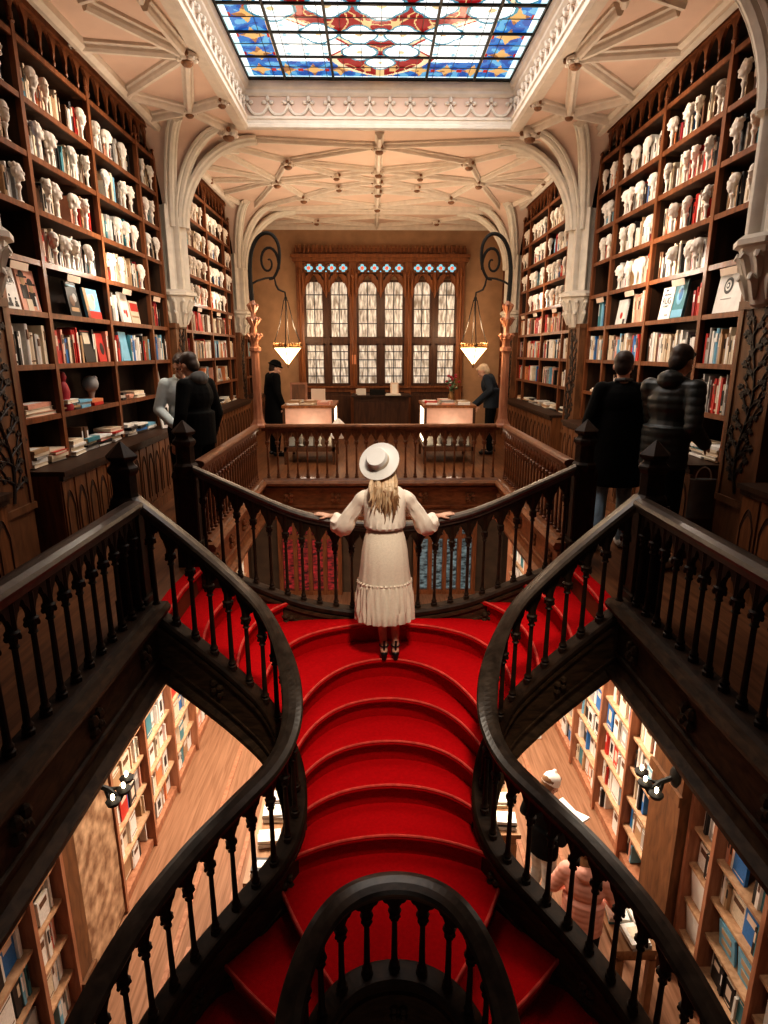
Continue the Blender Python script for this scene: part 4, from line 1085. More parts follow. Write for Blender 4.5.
# ------------------------------------------------------------------ display cases behind the far railing
def display_case(sx):
    x = sx*1.07; nm = 'left' if sx < 0 else 'right'
    root = empty('display_case', (x, 9.85, 0)); tag(root, 'lit glass display case behind the far railing, %s of the desk' % nm, 'display case', 'lit display cases'); w = .37; d = .50
    for a in (-1, 1):
        for b in (-1, 1): mb = MB(); mb.box(a*w-.02, a*w+.02, b*d-.02, b*d+.02, 0, .88); mb.build('leg', M['screen_dark'], root)
    mb = MB(); mb.box(-w-.03, w+.03, -d-.03, d+.03, .86, .90); mb.build('top', M['screen'], root)
    mb = MB(); mb.box(-w-.02, w+.02, -d-.02, d+.02, .20, .27); mb.build('base_tray', M['screen_dark'], root)
    mb = MB(); mb.box(-w, w, -d-.012, -d, .52, .86); mb.build('front_panel', M['case_panel'], root)
    mb = MB(); mb.box(-w+.03, w-.03, -d+.02, d-.02, .49, .51); mb.build('shelf', M['white'], root)
    mb = MB(); mb.box(-w+.02, w-.02, -d+.03, -d+.06, .495, .512); mb.box(-sx*w-.004, -sx*w+.004, -d+.05, d-.05, .3, .82); mb.build('light_strip', M['glow'], root)
    mb = MB(); mb.box(-w, w, -d-.006, -d, .27, .5); mb.box(w-.003, w+.003, -d, d, .27, .86) if sx < 0 else mb.box(-w-.003, -w+.003, -d, d, .27, .86); mb.build('glass', M['glass'], root)
    k = 0
    for i in range(5):
        xx = x-w+.09+i*.14; o = empty('figurine', (xx, 9.85-d+.12, .271)); tag(o, 'white ornament, %s from the left inside the %s display case' % (ORD[i], nm), 'ornament', 'ornaments in the display cases')
        mb = MB(); mb.lathe([(.04, 0), (.042, .01), (.02, .03), (.03, .08), (.038, .12), (.02, .15), (.024, .18), (.005, .2)], 9) if i % 2 else mb.obox((0, 0, .07), (.09, .015, .14), Matrix.Rotation(-.25, 4, 'X')); mb.build('body', M['white'], o)
    n = 0
    for i in range(8):
        c = rnd.choice(['white', 'cream', 'red', 'salmon', 'white', 'grey', 'tan']); yy = 9.45+(i//3)*.32; xx = x-.25+(i % 3)*.24
        add_flat_book(xx, yy, .901, rnd.uniform(.18, .22), rnd.uniform(.13, .17), rnd.uniform(.02, .05), c, rnd.uniform(-.4, .4), '%s book lying on the %s display case, %s row, %s place' % (c, nm, ['front', 'middle', 'back'][i//3], ORD[i % 3]))
def add_flat_book(x, y, z, w, d, t, c, rz, label):
    ITEMS.append(dict(kind='flatx', x=x, y=y, z=z, d=(d, w, t), c=c, rz=rz+PI/2, label=label, area=500, sx=1, extra=None))
for sx in (-1, 1): display_case(sx)
o = empty('framed_picture', (-1.30, 10.15, .901)); tag(o, 'brown framed picture standing on the left display case', 'picture')
mb = MB(); mb.obox((0, 0, .15), (.28, .02, .30), Matrix.Rotation(-.15, 4, 'X')); mb.build('frame', M['post'], o)
mb = MB(); mb.obox((0, -.012, .15), (.22, .012, .24), Matrix.Rotation(-.15, 4, 'X')); mb.build('print', M['panel'], o)
o = empty('card_box', (-.98, 10.1, .901)); tag(o, 'pale box of cards beside the brown picture, left display case', 'box')
mb = MB(); mb.box(-.11, .11, -.05, .05, 0, .2); mb.build('case', M['card'], o)
o = empty('hanging_bag', (-.62, 9.2, .42)); tag(o, 'crumpled white paper bag hanging at the left display case', 'bag')
mb = MB(); mb.loft([[Vector((.02*math.cos(t), .01*math.sin(t), .3)) for t in [2*PI*i/12 for i in range(12)]], [Vector(((.09+.015*math.cos(5*t))*math.cos(t), .05*math.sin(t), .22)) for t in [2*PI*i/12 for i in range(12)]], [Vector(((.13+.02*math.sin(4*t))*math.cos(t), .06*math.sin(t), .06)) for t in [2*PI*i/12 for i in range(12)]], [Vector(((.08)*math.cos(t), .04*math.sin(t), .0)) for t in [2*PI*i/12 for i in range(12)]]]); mb.build('body', M['white'], o, True)
o = empty('flower_vase', (1.18, 10.1, .901)); tag(o, 'small vase of dark red flowers on the right display case', 'vase')
mb = MB(); mb.lathe([(.04, 0), (.055, .04), (.05, .1), (.03, .14), (.035, .16)], 10); mb.build('vase', M['brass'], o, True)
mb = MB()
for i in range(16):
    a = rnd.uniform(0, 6.28); r = rnd.uniform(.02, .13); z = rnd.uniform(.2, .42); mb.tube([(0, 0, .14), (r*math.cos(a)*.5, r*math.sin(a)*.5, z*.7), (r*math.cos(a), r*math.sin(a), z)], .004, 4); mb.ell((r*math.cos(a), r*math.sin(a), z), (.028, .028, .022), 6, 1 if i % 3 else 0)
mb.build('flowers', [BM['green'], BM['crimson']], o, True)
# ------------------------------------------------------------------ shop floor below
GF = 2.72; GZ = [-3.88, -3.50, -3.12, -2.74, -2.36, -1.98]; GZT = [-1.60, -1.22, -.84]
def inpoly(p, poly):
    x, y = p; c = False; j = len(poly)-1
    for i in range(len(poly)):
        xi, yi = poly[i]; xj, yj = poly[j]
        if (yi > y) != (yj > y) and x < (xj-xi)*(y-yi)/(yj-yi)+xi: c = not c
        j = i
    return c
HOLES = [[(155, 680), (250, 750), (300, 800), (275, 865), (150, 1024), (0, 1024), (0, 890)], [(626, 675), (535, 745), (480, 800), (510, 855), (640, 1024), (768, 1024), (768, 885)]]
GB = {'GL1': (-1, [5.2, 6.1, 7.0, 7.9, 8.8, 9.8, 10.8, 12.0]), 'GR1': (1, [5.1, 5.8, 6.6, 7.5, 8.45, 9.5, 10.6, 12.0]), 'GL0': (-1, [1.4, 2.2, 3.0, 3.75, 4.2]), 'GR0': (1, [1.4, 2.2, 2.95, 3.45, 4.12, 4.48])}
GW = {'GL1': 'lit left shop-floor case', 'GR1': 'lit right shop-floor case', 'GL0': 'dim left shop-floor case', 'GR0': 'dim right shop-floor case'}
GSH = {-3.88: 'floor shelf', -3.50: 'low shelf', -3.12: 'third shelf', -2.74: 'fourth shelf', -2.36: 'fifth shelf', -1.98: 'sixth shelf'}
for key, (sx, ups) in GB.items():
    root = empty('shop_bookcase', (sx*GF, (ups[0]+ups[-1])/2, -4)); inv = Matrix.Translation(-root.location); lit = key[2] == '1'
    tag(root, {'GL1': 'brightly lit bookcase on the left wall of the shop floor below', 'GR1': 'brightly lit bookcase on the right wall of the shop floor below', 'GL0': 'dim bookcase at lower left of the shop floor', 'GR0': 'bookcase with blue covers at lower right of the shop floor'}[key], 'bookcase', 'bookcases on the shop floor')
    f, bk = sx*GF, sx*(XW-.01); y0, y1 = ups[0], ups[-1]
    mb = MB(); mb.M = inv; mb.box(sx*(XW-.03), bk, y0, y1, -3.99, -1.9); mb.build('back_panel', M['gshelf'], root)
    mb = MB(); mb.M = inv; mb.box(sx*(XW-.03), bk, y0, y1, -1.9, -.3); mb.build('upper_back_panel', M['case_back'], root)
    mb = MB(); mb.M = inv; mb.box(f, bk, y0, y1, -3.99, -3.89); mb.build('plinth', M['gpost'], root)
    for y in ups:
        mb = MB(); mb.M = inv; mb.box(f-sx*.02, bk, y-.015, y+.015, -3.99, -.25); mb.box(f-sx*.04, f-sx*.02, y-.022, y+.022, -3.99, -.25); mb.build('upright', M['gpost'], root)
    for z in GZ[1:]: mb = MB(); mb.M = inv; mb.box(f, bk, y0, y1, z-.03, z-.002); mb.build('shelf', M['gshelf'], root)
    for z in GZT: mb = MB(); mb.M = inv; mb.box(f+sx*.05, bk, y0, y1, z-.03, z-.002); mb.build('upper_shelf', M['case_dark'], root)
    mb = MB(); mb.M = inv; mb.box(f-sx*.06, f+sx*.04, y0, y1, -1.72, -1.62); mb.build('light_pelmet', M['gpost'], root)
    if lit:
        mb = MB(); mb.M = inv; mb.box(f+sx*.02, f+sx*.05, y0+.05, y1-.05, -1.74, -1.725); mb.build('shelf_light', M['tube'], root)
    GP = ['white']*8+['cream']*4+['sky blue', 'blue', 'red', 'orange', 'grey', 'black', 'black', 'tan', 'salmon', 'teal']
    for ci, (a, b) in enumerate(zip(ups, ups[1:])):
        for z in GZ:
            y = a+.03; 
            while y < b-.05:
                faceout = rnd.random() < (.5 if z < -2.5 else .25); t = rnd.uniform(.12, .2) if faceout else rnd.uniform(.018, .045); h = rnd.uniform(.22, .31) if z != -1.98 else rnd.uniform(.18, .245)
                if y+t > b-.03 and faceout: faceout = False; t = .03
                if y+t > b-.028: break
                if key == 'GR0' and ci == 4 and z in (-3.50, -3.12): break
                if key == 'GR0' and ci == 3 and z == -3.12: break
                if rnd.random() < .93:
                    c = rnd.choice(GP); add_item('book', sx*(GF+.03+rnd.uniform(0, .05)), y+t/2, z, (.03 if faceout else .16, t, h), c, 0, ('%s book', GSH[z], ORD[ci]+' bay', GW[key]), sx)
                    it = ITEMS[-1]; pr = project(it['x'], it['y'], it['z']+h/2)
                    if not pr or not any(inpoly(pr[:2], q) for q in HOLES): it['area'] = 0
                    it['area'] *= .45 if lit else .3
                y += t+.003
        for z in GZT:
            y = a+.04
            while y < b-.06:
                t = rnd.uniform(.02, .045); ITEMS.append(dict(kind='book', x=sx*(GF+.09), y=y+t/2, z=z, d=(.15, t, rnd.uniform(.2, .3)), c=rnd.choice(['brown', 'crimson', 'red', 'salmon', 'tan']), rz=0, label='book', area=0, sx=sx, extra=None)); y += t+.002
# blue covers and blank cream sheets, lower right
def board(name, x, y, z, w, h, mat, label, cat, tilt=.12, sx=1, extra=None):
    o = empty(name, (x, y, z), PI/2 if sx > 0 else -PI/2); tag(o, label, cat)   # faces the middle of the shop
    R = Matrix.Rotation(-tilt, 4, 'X'); mb = MB(); mb.obox(R @ Vector((0, 0, h/2)), (w, .02, h), R); mb.build('board', mat, o)
    if extra:
        mb = MB()
        for (cx, cz, ww, hh) in extra: mb.obox(R @ Vector((cx*w, .012, cz*h)), (ww*w, .004, hh*h), R); mb.obox(R @ Vector((cx*w, -.012, cz*h)), (ww*w, .004, hh*h), R)
        mb.build('print', M['tan'], o)
    return o
board('blue_book', 2.80, 3.62, -3.118, .24, .28, BM['sky blue'], 'blue book with tan panels facing out, lower right, nearer the corner', 'book', extra=[(0, .7, .6, .2), (0, .3, .6, .25)])
board('blue_book', 2.80, 3.90, -3.118, .22, .26, BM['sky blue'], 'blue book with tan panels facing out, lower right, beside its twin', 'book', extra=[(0, .7, .6, .2), (0, .3, .6, .2)])
board('cream_sheet', 2.79, 4.30, -3.118, .30, .33, M['white'], 'blank cream sheet on the upper of two shelves, lower right', 'sheet')
board('cream_sheet', 2.79, 4.30, -3.498, .30, .33, M['white'], 'blank cream sheet on the lower of two shelves, lower right', 'sheet')
mb = MB(); mb.box(-2.76, -2.70, 4.44, 5.17, -3.95, -2.3); o = mb.build('mural', M['pane_poster']); tag(o, 'sepia mural panel with scattered dark figures on the lower left wall', 'mural')
for sx, ya, yb in ((-1, 4.22, 4.42), (1, 4.52, 5.06)):
    mb = MB(); fx_ = 2.68 if sx < 0 else 2.6; mb.box(sx*fx_, sx*XW, ya, yb, -4, -.24); mb.box(sx*(fx_-.03), sx*fx_, ya-.02, yb+.02, -4, -3.7); mb.box(sx*(fx_-.03), sx*fx_, ya-.02, yb+.02, -2.2, -2.1)
    struct(mb.build('pillar_lower_'+('left' if sx < 0 else 'right'), M['panel']), 'dark wooden pier below the %s gallery' % ('left' if sx < 0 else 'right'))
# cart rails let into the planks
for sx in (-1, 1):
    mb = MB()
    for dx in (-.22, .22): mb.box(sx*1.85+dx-.025, sx*1.85+dx+.025, 1, 13.5, -4, -3.985)
    tag(mb.build('cart_track', M['gpost']), 'pair of brown cart rails in the floor, %s side of the stairs' % ('left' if sx < 0 else 'right'), 'track')
def table(x, y, w, d, h, label, rz=0):
    t = empty('book_table', (x, y, -4), rz); tag(t, label, 'table', 'book tables on the shop floor')
    mb = MB(); mb.box(-w/2, w/2, -d/2, d/2, h-.05, h); mb.build('table_top', M['table'], t)
    mb = MB(); mb.box(-w/2+.04, w/2-.04, -d/2+.04, d/2-.04, h-.15, h-.05); mb.build('apron', M['table'], t)
    for a in (-1, 1):
        for b in (-1, 1): mb = MB(); mb.box(a*(w/2-.06)-.03, a*(w/2-.06)+.03, b*(d/2-.06)-.03, b*(d/2-.06)+.03, 0, h-.15); mb.build('leg', M['table'], t)
def tstack(x, y, z, cols, label, w=.22, d=.16):
    for i, c in enumerate(cols):
        t = rnd.uniform(.02, .04); add_flat_book(x+rnd.uniform(-.01, .01), y+rnd.uniform(-.01, .01), z, w, d, t, c, rnd.uniform(-.2, .2), '%s book, %s of %s' % (c, 'bottom' if i == 0 else ORD[i]+' up', label)); z += t+.001
table(-.98, 5.35, .75, 1.2, .8, 'wooden book table left of the stairs on the shop floor')
for i, (dx, dy) in enumerate(((-.2, -.45), (.1, -.4), (-.2, -.1), (.12, -.05), (-.2, .25), (.14, .3), (-.15, .48))):
    tstack(-.98+dx, 5.35+dy, -3.199, rnd.choice([['white', 'grey', 'white'], ['black', 'white', 'black'], ['cream', 'white', 'teal', 'white'], ['white', 'black']]), '%s pile on the table left of the stairs' % ORD[i])
table(1.18, 5.85, .5, 1.1, .8, 'wooden book table beside the white beanie wearer')
for i, (dx, dy) in enumerate(((.12, -.40), (-.1, -.35), (.12, -.08), (-.12, 0), (.12, .26), (-.1, .36))):
    tstack(1.18+dx, 5.85+dy, -3.199, rnd.choice([['white', 'black', 'white'], ['white', 'teal', 'sky blue'], ['black', 'white'], ['cream', 'white']]), '%s pile on the table beside the white beanie' % ORD[i], w=.2)
table(2.13, 4.36, .40, .7, .8, 'small wooden table in front of the pink jacket')
for i, (dx, dy, c) in enumerate(((-.09, .2, ['sky blue', 'white']), (.1, .2, ['white', 'sky blue']), (-.08, -.02, ['teal', 'white']), (.1, -.05, ['white', 'teal', 'white']), (0, -.24, ['grey', 'white']))):
    tstack(2.13+dx, 4.36+dy, -3.199, c, '%s pile on the small table by the pink jacket' % ORD[i], w=.17, d=.2)
t = empty('wooden_chest', (-1.52, 4.05, -4)); tag(t, 'low wooden chest left of the lower stairs', 'chest')
mb = MB(); mb.box(-.25, .25, -.3, .3, 0, .45); mb.build('box', M['table'], t)
mb = MB(); mb.box(-.28, .28, -.33, .33, .45, .49); mb.build('lid', M['gpost'], t)
t = empty('wooden_cart', (2.0, 3.45, -4)); tag(t, 'wooden book cart on rails at lower right', 'cart')
mb = MB(); mb.box(-.25, .25, -.4, .4, .18, .24); mb.box(-.25, .25, -.4, -.36, .24, .62); mb.build('bed', M['table'], t)
for a in (-1, 1):
    for b in (-1, 1):
        mb = MB(); mb.M = Matrix.Translation((a*.22, b*.28, .09)) @ Matrix.Rotation(PI/2, 4, 'Y'); mb.lathe([(.03, -.02), (.075, -.02), (.075, .02), (.03, .02)], 12); mb.build('wheel', M['iron'], t)
o = empty('white_sign', (2.33, 8.1, -4)); tag(o, 'small white card sign standing on the plank floor, right side', 'sign')
mb = MB(); mb.obox((0, 0, .16), (.2, .012, .3), Matrix.Rotation(-.3, 4, 'X')); mb.build('card', M['white'], o)
# iron wall lights under the galleries
for sx in (-1, 1):
    o = empty('wall_light', (sx*2.42, 4.35, -1.86)); tag(o, 'dark iron branched wall light with small bulbs below the %s gallery' % ('left' if sx < 0 else 'right'), 'wall light', 'iron wall lights')
    mb = MB(); mb.tube([(0, 0, .1), (-sx*.12, 0, .05), (-sx*.22, 0, -.05), (-sx*.25, 0, .03)], .022, 6)
    for dy in (-.14, .14): mb.tube([(-sx*.1, 0, .05), (-sx*.18, dy*.7, -.02), (-sx*.22, dy, .02)], .016, 6)
    for dy in (-.14, 0, .14): mb.lathe([(.01, .0), (.05, .02), (.06, .05), (.03, .06)], 9, (-sx*(.25 if dy == 0 else .22), dy, .0))
    mb.ell((0, 0, .1), (.04, .07, .1), 8); mb.build('bracket', M['iron'], o, True)
    for dy in (-.14, 0, .14): mb = MB(); mb.ell((-sx*(.25 if dy == 0 else .22), dy, .085), (.016, .016, .028), 8); mb.build('bulb', M['bulb'], o, True)
# glazed gothic screens at the far end of the shop floor
for nm, x0, x1, key in (('window_3', -2.3, -.9, 'pane_red'), ('window_4', .9, 2.3, 'pane_blue')):
    w = empty(nm, ((x0+x1)/2, 13.9, -4)); struct(w, 'glazed pointed-arch screen with %s light at the far end of the shop floor' % ('red' if 'red' in key else 'bluish')); inv = Matrix.Translation(-w.location)
    mb = MB(); mb.M = inv; mb.box(x0, x1, 13.93, 13.96, -3.9, -1.4); mb.build('pane', M[key], w)
    mb = MB(); mb.M = inv
    for i in range(5): x = x0+(x1-x0)*i/4; mb.box(x-.05, x+.05, 13.82, 13.93, -4, -1.3)
    for z in (-4, -2.6, -1.5): mb.box(x0, x1, 13.84, 13.93, z, z+.1)
    for i in range(4):
        a = x0+(x1-x0)*i/4+.05; b = x0+(x1-x0)*(i+1)/4-.05; low = [(a+(b-a)*k/10, 13.86, -1.75-.28*abs(2*k/10-1)**1.6) for k in range(11)]
        mb.strip([(p[0], 13.86, -1.45) for p in low], low); mb.tube(low, .02, 5)
    mb.build('frame', M['case'], w)

# ------------------------------------------------------------------ books and busts as objects
def unit_upright():
    out = {}
    for k, m in BM.items():
        for var in range(3):
            mb = MB(); n = 6
            poly = [(1, -.5), (1, .5), (.06, .5)]+[(.06*abs((t-.5)*2)**2, .5-t) for t in [j/n for j in range(1, n)]]+[(.06, -.5)]
            mb.prism(poly, 0, 1, 'z', 0); mb.box(.10, .98, -.44, .44, .985, .9995, 1); mb.v = [(v[0], v[1], v[2]) for v in mb.v]
            mb.box(.08, .97, -.40, .40, 1.0, 1.004, 1)
            dark = sum(PALETTE[k]) < .8
            if var == 0: mb.box(-.012, .03, -.34, .34, .62, .86, 2)
            if var == 1: mb.box(-.012, .03, -.25, .25, .30, .80, 2); mb.box(-.012, .03, -.3, .3, .06, .12, 2)
            if var == 2: mb.box(-.012, .03, -.42, .42, .88, .92, 2); mb.box(-.012, .03, -.42, .42, .10, .14, 2)
            out[(k, var)] = mb.mesh('book', [BM[k], M['pages'], M['card'] if dark else BM['black' if k in ('white', 'cream', 'tan') and var == 1 else 'brown' if k in ('white', 'cream') else 'white']])
    return out
UU = unit_upright()
def unit_flat():
    out = {}
    for k in BM:
        mb = MB(); mb.box(-.5, .5, -.5, .5, 0, .12, 0); mb.box(-.5, .5, -.5, .5, .88, 1, 0); mb.box(-.5, -.45, -.5, .5, .1, .9, 0); mb.box(-.46, .47, -.48, .48, .12, .88, 1)
        mb.box(-.25, .3, -.3, .3, 1.0, 1.02, 2)
        out[k] = mb.mesh('book', [BM[k], M['pages'], BM['cream' if k == 'white' else 'white' if k != 'cream' else 'tan']])
    return out
UF = unit_flat()
order = {}
for it in ITEMS:
    if isinstance(it['label'], tuple): order.setdefault(it['label'][1:], []).append(it)
for key, L in order.items():
    L.sort(key=lambda i: i['y'])
    for n, it in enumerate(L): it['label'] = '%s book, %s on %s, %s%s, %s' % (it['c'], ORD[n], key[0], key[1], '' if 'bay' in key[1] else ' column', key[2])
ITEMS.sort(key=lambda i: -i['area'])
NIND = 278; rest = {}
for n, it in enumerate(ITEMS):
    d = it['d']; flat = it['kind'] in ('flat', 'flatx')
    if n < NIND and it['area'] > 0:
        if flat: o = inst('book', UF[it['c']], None, (it['x'], it['y'], it['z']), it['rz']+rnd.choice([0, PI]) if it['kind'] == 'flat' else it['rz'], d)
        else: o = inst('book', UU[(it['c'], rnd.randrange(3))], None, (it['x'], it['y'], it['z']), 0 if it['sx'] > 0 else PI, d)
        tag(o, it['label'], 'book', 'books')
    else:
        mb = rest.setdefault(('gallery' if it['z'] > -.2 else 'shop'), (MB(), {}))
        b, idx = mb; mi = idx.setdefault(it['c'], len(idx)); pi_ = idx.setdefault('_pages', len(idx))
        if flat: b.obox((it['x'], it['y'], it['z']+d[2]/2), d, Matrix.Rotation(it['rz'], 4, 'Z'), mi)
        else:
            x0 = it['x']; x1 = it['x']+it['sx']*d[0]; b.box(x0, x1, it['y']-d[1]/2, it['y']+d[1]/2, it['z'], it['z']+d[2], mi)
            if d[1] < .06 and rnd.random() < .6: b.box(x0-it['sx']*.001, x0+it['sx']*.01, it['y']-d[1]*.33, it['y']+d[1]*.33, it['z']+d[2]*rnd.uniform(.4, .6), it['z']+d[2]*.85, idx.setdefault(rnd.choice(['white', 'cream', 'black', 'brown']), len(idx)))
for k, (b, idx) in rest.items():
    mats = [None]*len(idx)
    for c, i in idx.items(): mats[i] = M['pages'] if c == '_pages' else BM[c]
    o = b.build('books', mats); tag(o, 'remaining small books packed on the %s shelves' % ('gallery' if k == 'gallery' else 'shop floor'), 'books', None, 'stuff')
def bust_mesh(v):
    mb = MB(); a, c = {0: (1, 1), 1: (1.1, .96), 2: (.92, 1.06)}[v]
    mb.ell((0, 0, .225), (.050*a, .038*a, .054*c), 12); mb.ell((.018, 0, .192), (.034, .029, .042), 10); mb.ell((.052*a, 0, .208), (.015, .009, .016), 6)
    mb.ell((.048, 0, .182), (.010, .012, .007), 6); mb.ell((.044, 0, .168), (.016, .018, .014), 6)
    for s in (-1, 1): mb.ell((-.004, s*.039*a, .212), (.011, .007, .015), 6); mb.ell((.044*a, s*.017, .222), (.010, .011, .006), 6)
    mb.lathe([(.020, .10), (.019, .13), (.023, .18)], 10)
    mb.lathe([(.032, 0), (.034, .007), (.016, .014), (.013, .06), (.014, .085), (.030, .115), (.018, .135)], 10)
    mb.ell((0, 0, .118), (.024, .036, .018), 8)
    if v == 0:
        for i in range(9): t = i*.7; mb.ell((-.014+.034*math.cos(t), .032*math.sin(t), .265+.008*(i % 2)), (.017, .017, .017), 6)
    if v == 1: mb.ell((-.02, 0, .235), (.046, .046, .050), 10); mb.ell((-.036, 0, .175), (.022, .036, .036), 8)
    if v == 2: mb.ell((.026, 0, .155), (.022, .025, .030), 8); mb.ell((-.014, 0, .246), (.042, .040, .038), 10)
    o = remeshed(mb, 'bust', M['bust'], None, .0048, 2, .4); me = o.data; bpy.data.objects.remove(o); return me
BMESH = [bust_mesh(i) for i in range(3)]
for (sx, y, z, label, v) in BUSTS:
    o = inst('bust', BMESH[v], None, (sx*(XF+.018), y, z+.008), (PI if sx > 0 else 0)+rnd.choice([-1, 1])*rnd.uniform(.1, .7), (.84, .84, .95)); tag(o, label, 'bust', 'white heads along the shelves')
# covers facing the room
for (key, y, z, w, h, col, design, label) in FACE:
    sx = CASES[key][0]; o = empty('display_book', (sx*(XF+.035), y, z+.008), -PI/2 if sx > 0 else PI/2); tag(o, label, 'book', 'books facing out')
    R = Matrix.Rotation(-.13, 4, 'X'); c = R @ Vector((0, 0, h/2))   # local -y is the cover
    mb = MB(); mb.obox(c, (w, .022, h), R); mb.build('cover', BM[col], o)
    pr = {}
    def rect(cx, cz, ww, hh, m, dy=-.0125): pr.setdefault(m, MB()).obox(R @ Vector(((cx-.5)*w, dy, cz*h)), (ww*w, .003, hh*h), R)
    def disc(cx, cz, r, m, dy=-.0125, k=1.0):
        b = pr.setdefault(m, MB()); old = b.M; b.M = R @ Matrix.Translation(((cx-.5)*w, dy, cz*h)); b.ell((0, 0, 0), (r*w, .003, r*w*k), 14); b.M = old
    def words(txt, cx, cz, size, m='black'):
        me = text_mesh(txt, size, BM[m]); t = bpy.data.objects.new('lettering', me); COL.objects.link(t); t.parent = o
        t.matrix_local = R @ Matrix.Translation(((cx-.5)*w, -.0135, cz*h)) @ Matrix.Rotation(PI/2, 4, 'X')
    if design == 'moda':
        words('MODA', .48, .68, .062)
        for cx, s in ((.2, .24), (.42, .26), (.76, .18)): rect(cx, .06+s*.42, .12, s*.7, 'black'); disc(cx, .1+s*.85, .045, 'black'); rect(cx, .05+s*.2, .2, s*.3, 'black')
        rect(.45, .58, .5, .012, 'grey'); rect(.3, .82, .12, .02, 'grey')
    if design == 'sepia':
        for cx, cz in ((.3, .72), (.68, .56)): disc(cx, cz, .13, 'tan', -.0125, 1.2); rect(cx, cz+.09, .5, .035, 'black', -.014); disc(cx, cz+.13, .15, 'black', -.013, .8); rect(cx, cz-.27, .34, .34, 'black', -.012)
        rect(.42, .14, .3, .28, 'cream', -.0125); rect(.8, .2, .08, .34, 'white', -.0135)
    if design == 'dark': rect(.5, .9, .8, .05, 'sky blue'); disc(.4, .45, .22, 'brown'); disc(.65, .55, .18, 'grey'); rect(.5, .2, .7, .12, 'tan')
    if design == 'beach': rect(.5, .12, 1, .24, 'red'); disc(.45, .55, .24, 'cream'); disc(.6, .7, .12, 'salmon'); rect(.1, .5, .2, 1, 'tan')
    if design == 'stain': disc(.35, .35, .1, 'red'); disc(.6, .3, .12, 'red', -.0125, 1.6); rect(.5, .75, .6, .05, 'cream')
    if design == 'redtop': rect(.5, .72, .9, .36, 'red'); rect(.5, .3, .8, .08, 'tan')
    if design == 'label': rect(.5, .74, .6, .34, 'cream'); rect(.5, .96, .9, .03, 'red')
    if design == 'blob': disc(.62, .45, .26, 'black', -.0125, 1.3)
    if design == 'rug':
        words('RUG', .5, .56, .088); words('IMPORTANT', .5, .76, .026); words('PLANET', .5, .40, .03)
        for cx, cz in ((.3, .9), (.4, .9), (.6, .12), (.72, .12)): rect(cx, cz, .06, .06, 'black')
    if design == 'bluefig': disc(.5, .6, .28, 'sky blue', -.0125, 1.4); disc(.55, .62, .16, 'blue', -.014, 1.6); rect(.5, .12, 1, .2, 'sky blue'); disc(.4, .7, .08, 'grey', -.015)
    if design == 'rings': disc(.42, .58, .17, 'black'); disc(.42, .58, .11, 'white', -.0145); disc(.42, .58, .07, 'black', -.016); disc(.42, .58, .035, 'white', -.018); rect(.42, .3, .4, .02, 'grey')
    if design == 'redspot': disc(.55, .35, .14, 'red'); rect(.9, .1, .2, .2, 'black')
    for m, b in pr.items(): b.build('print', BM[m], o)
# figurines on the left case
o = empty('figurine', (-2.80, 5.48, 1.22)); tag(o, 'red figurine on lowest shelf, second column, left case', 'figurine')
mb = MB(); mb.lathe([(.07, -.035), (.075, 0), (.05, .06), (.06, .12), (.045, .18), (.03, .21), (.045, .25), (.03, .29), (.005, .30)], 10); mb.build('body', BM['crimson'], o, True)
o = empty('figurine', (-2.84, 6.12, 1.19)); tag(o, 'pale grey round-headed figurine on lowest shelf, left case', 'figurine')
mb = MB(); mb.lathe([(.05, -.008), (.05, .01), (.02, .03), (.025, .08), (.04, .12)], 10); mb.ell((0, 0, .19), (.075, .075, .08), 12); mb.ell((.03, .03, .24), (.03, .03, .03), 8); mb.build('body', BM['grey'], o, True)
o = empty('price_card', (-2.58, 7.40, .80), -.5); tag(o, 'white framed card standing on the counter beside the pale shirt', 'card')
mb = MB(); mb.obox((0, 0, .15), (.02, .16, .3), Matrix.Rotation(-.2, 4, 'Y')); mb.build('card', M['white'], o)
mb = MB(); mb.obox((.012, 0, .14), (.012, .10, .2), Matrix.Rotation(-.2, 4, 'Y')); mb.build('print', BM['black'], o)
# ------------------------------------------------------------------ people
V3 = Vector
def cap_(mb, p0, p1, r0, r1, n=12):
    p0, p1 = V3(p0), V3(p1); mb.ell(p0, (r0, r0, r0), n); mb.ell(p1, (r1, r1, r1), n); mb.tube([p0, p1], [r0, r1], n)
def chain(mb, pts, rs, n=12):
    for i in range(len(pts)-1): cap_(mb, pts[i], pts[i+1], rs[i], rs[i+1], n)
def hand(mb, wr, d, pn, k=1.0, curl=.35, thumb=1):
    """palm and five unequal fingers; d: pointing direction, pn: back-of-hand normal, thumb: which side it leaves"""
    d = V3(d).normalized(); pn = V3(pn); pn = (pn-d*pn.dot(d)).normalized(); s = d.cross(pn)*thumb; wr = V3(wr)
    for q in (-.026, -.009, .009, .026):
        a = wr+d*.01+s*q*.55*k; b = wr+d*.085*k+s*q*k; cap_(mb, a, b, .013*k, .0115*k, 8)
    for q, l in ((.029, .068), (.0098, .078), (-.0098, .072), (-.028, .056)):
        p = wr+d*.085*k+s*q*k; ang = 0; dd = d.copy(); r = .0086*k
        for j, f in enumerate((.45, .32, .23)):
            ang += curl*(.35+.3*j); dd = (d*math.cos(ang)-pn*math.sin(ang)+s*q*2.5).normalized(); e = p+dd*l*f*k; cap_(mb, p, e, r, r*.9, 7); p = e; r *= .9
    t0 = wr+d*.028*k+s*.024*k; t1 = t0+(d*.6+s*.75-pn*.15).normalized()*.036*k; t2 = t1+(d*.9+s*.35-pn*.2).normalized()*.03*k; chain(mb, [t0, t1, t2], [.0125*k, .0105*k, .008*k], 8)
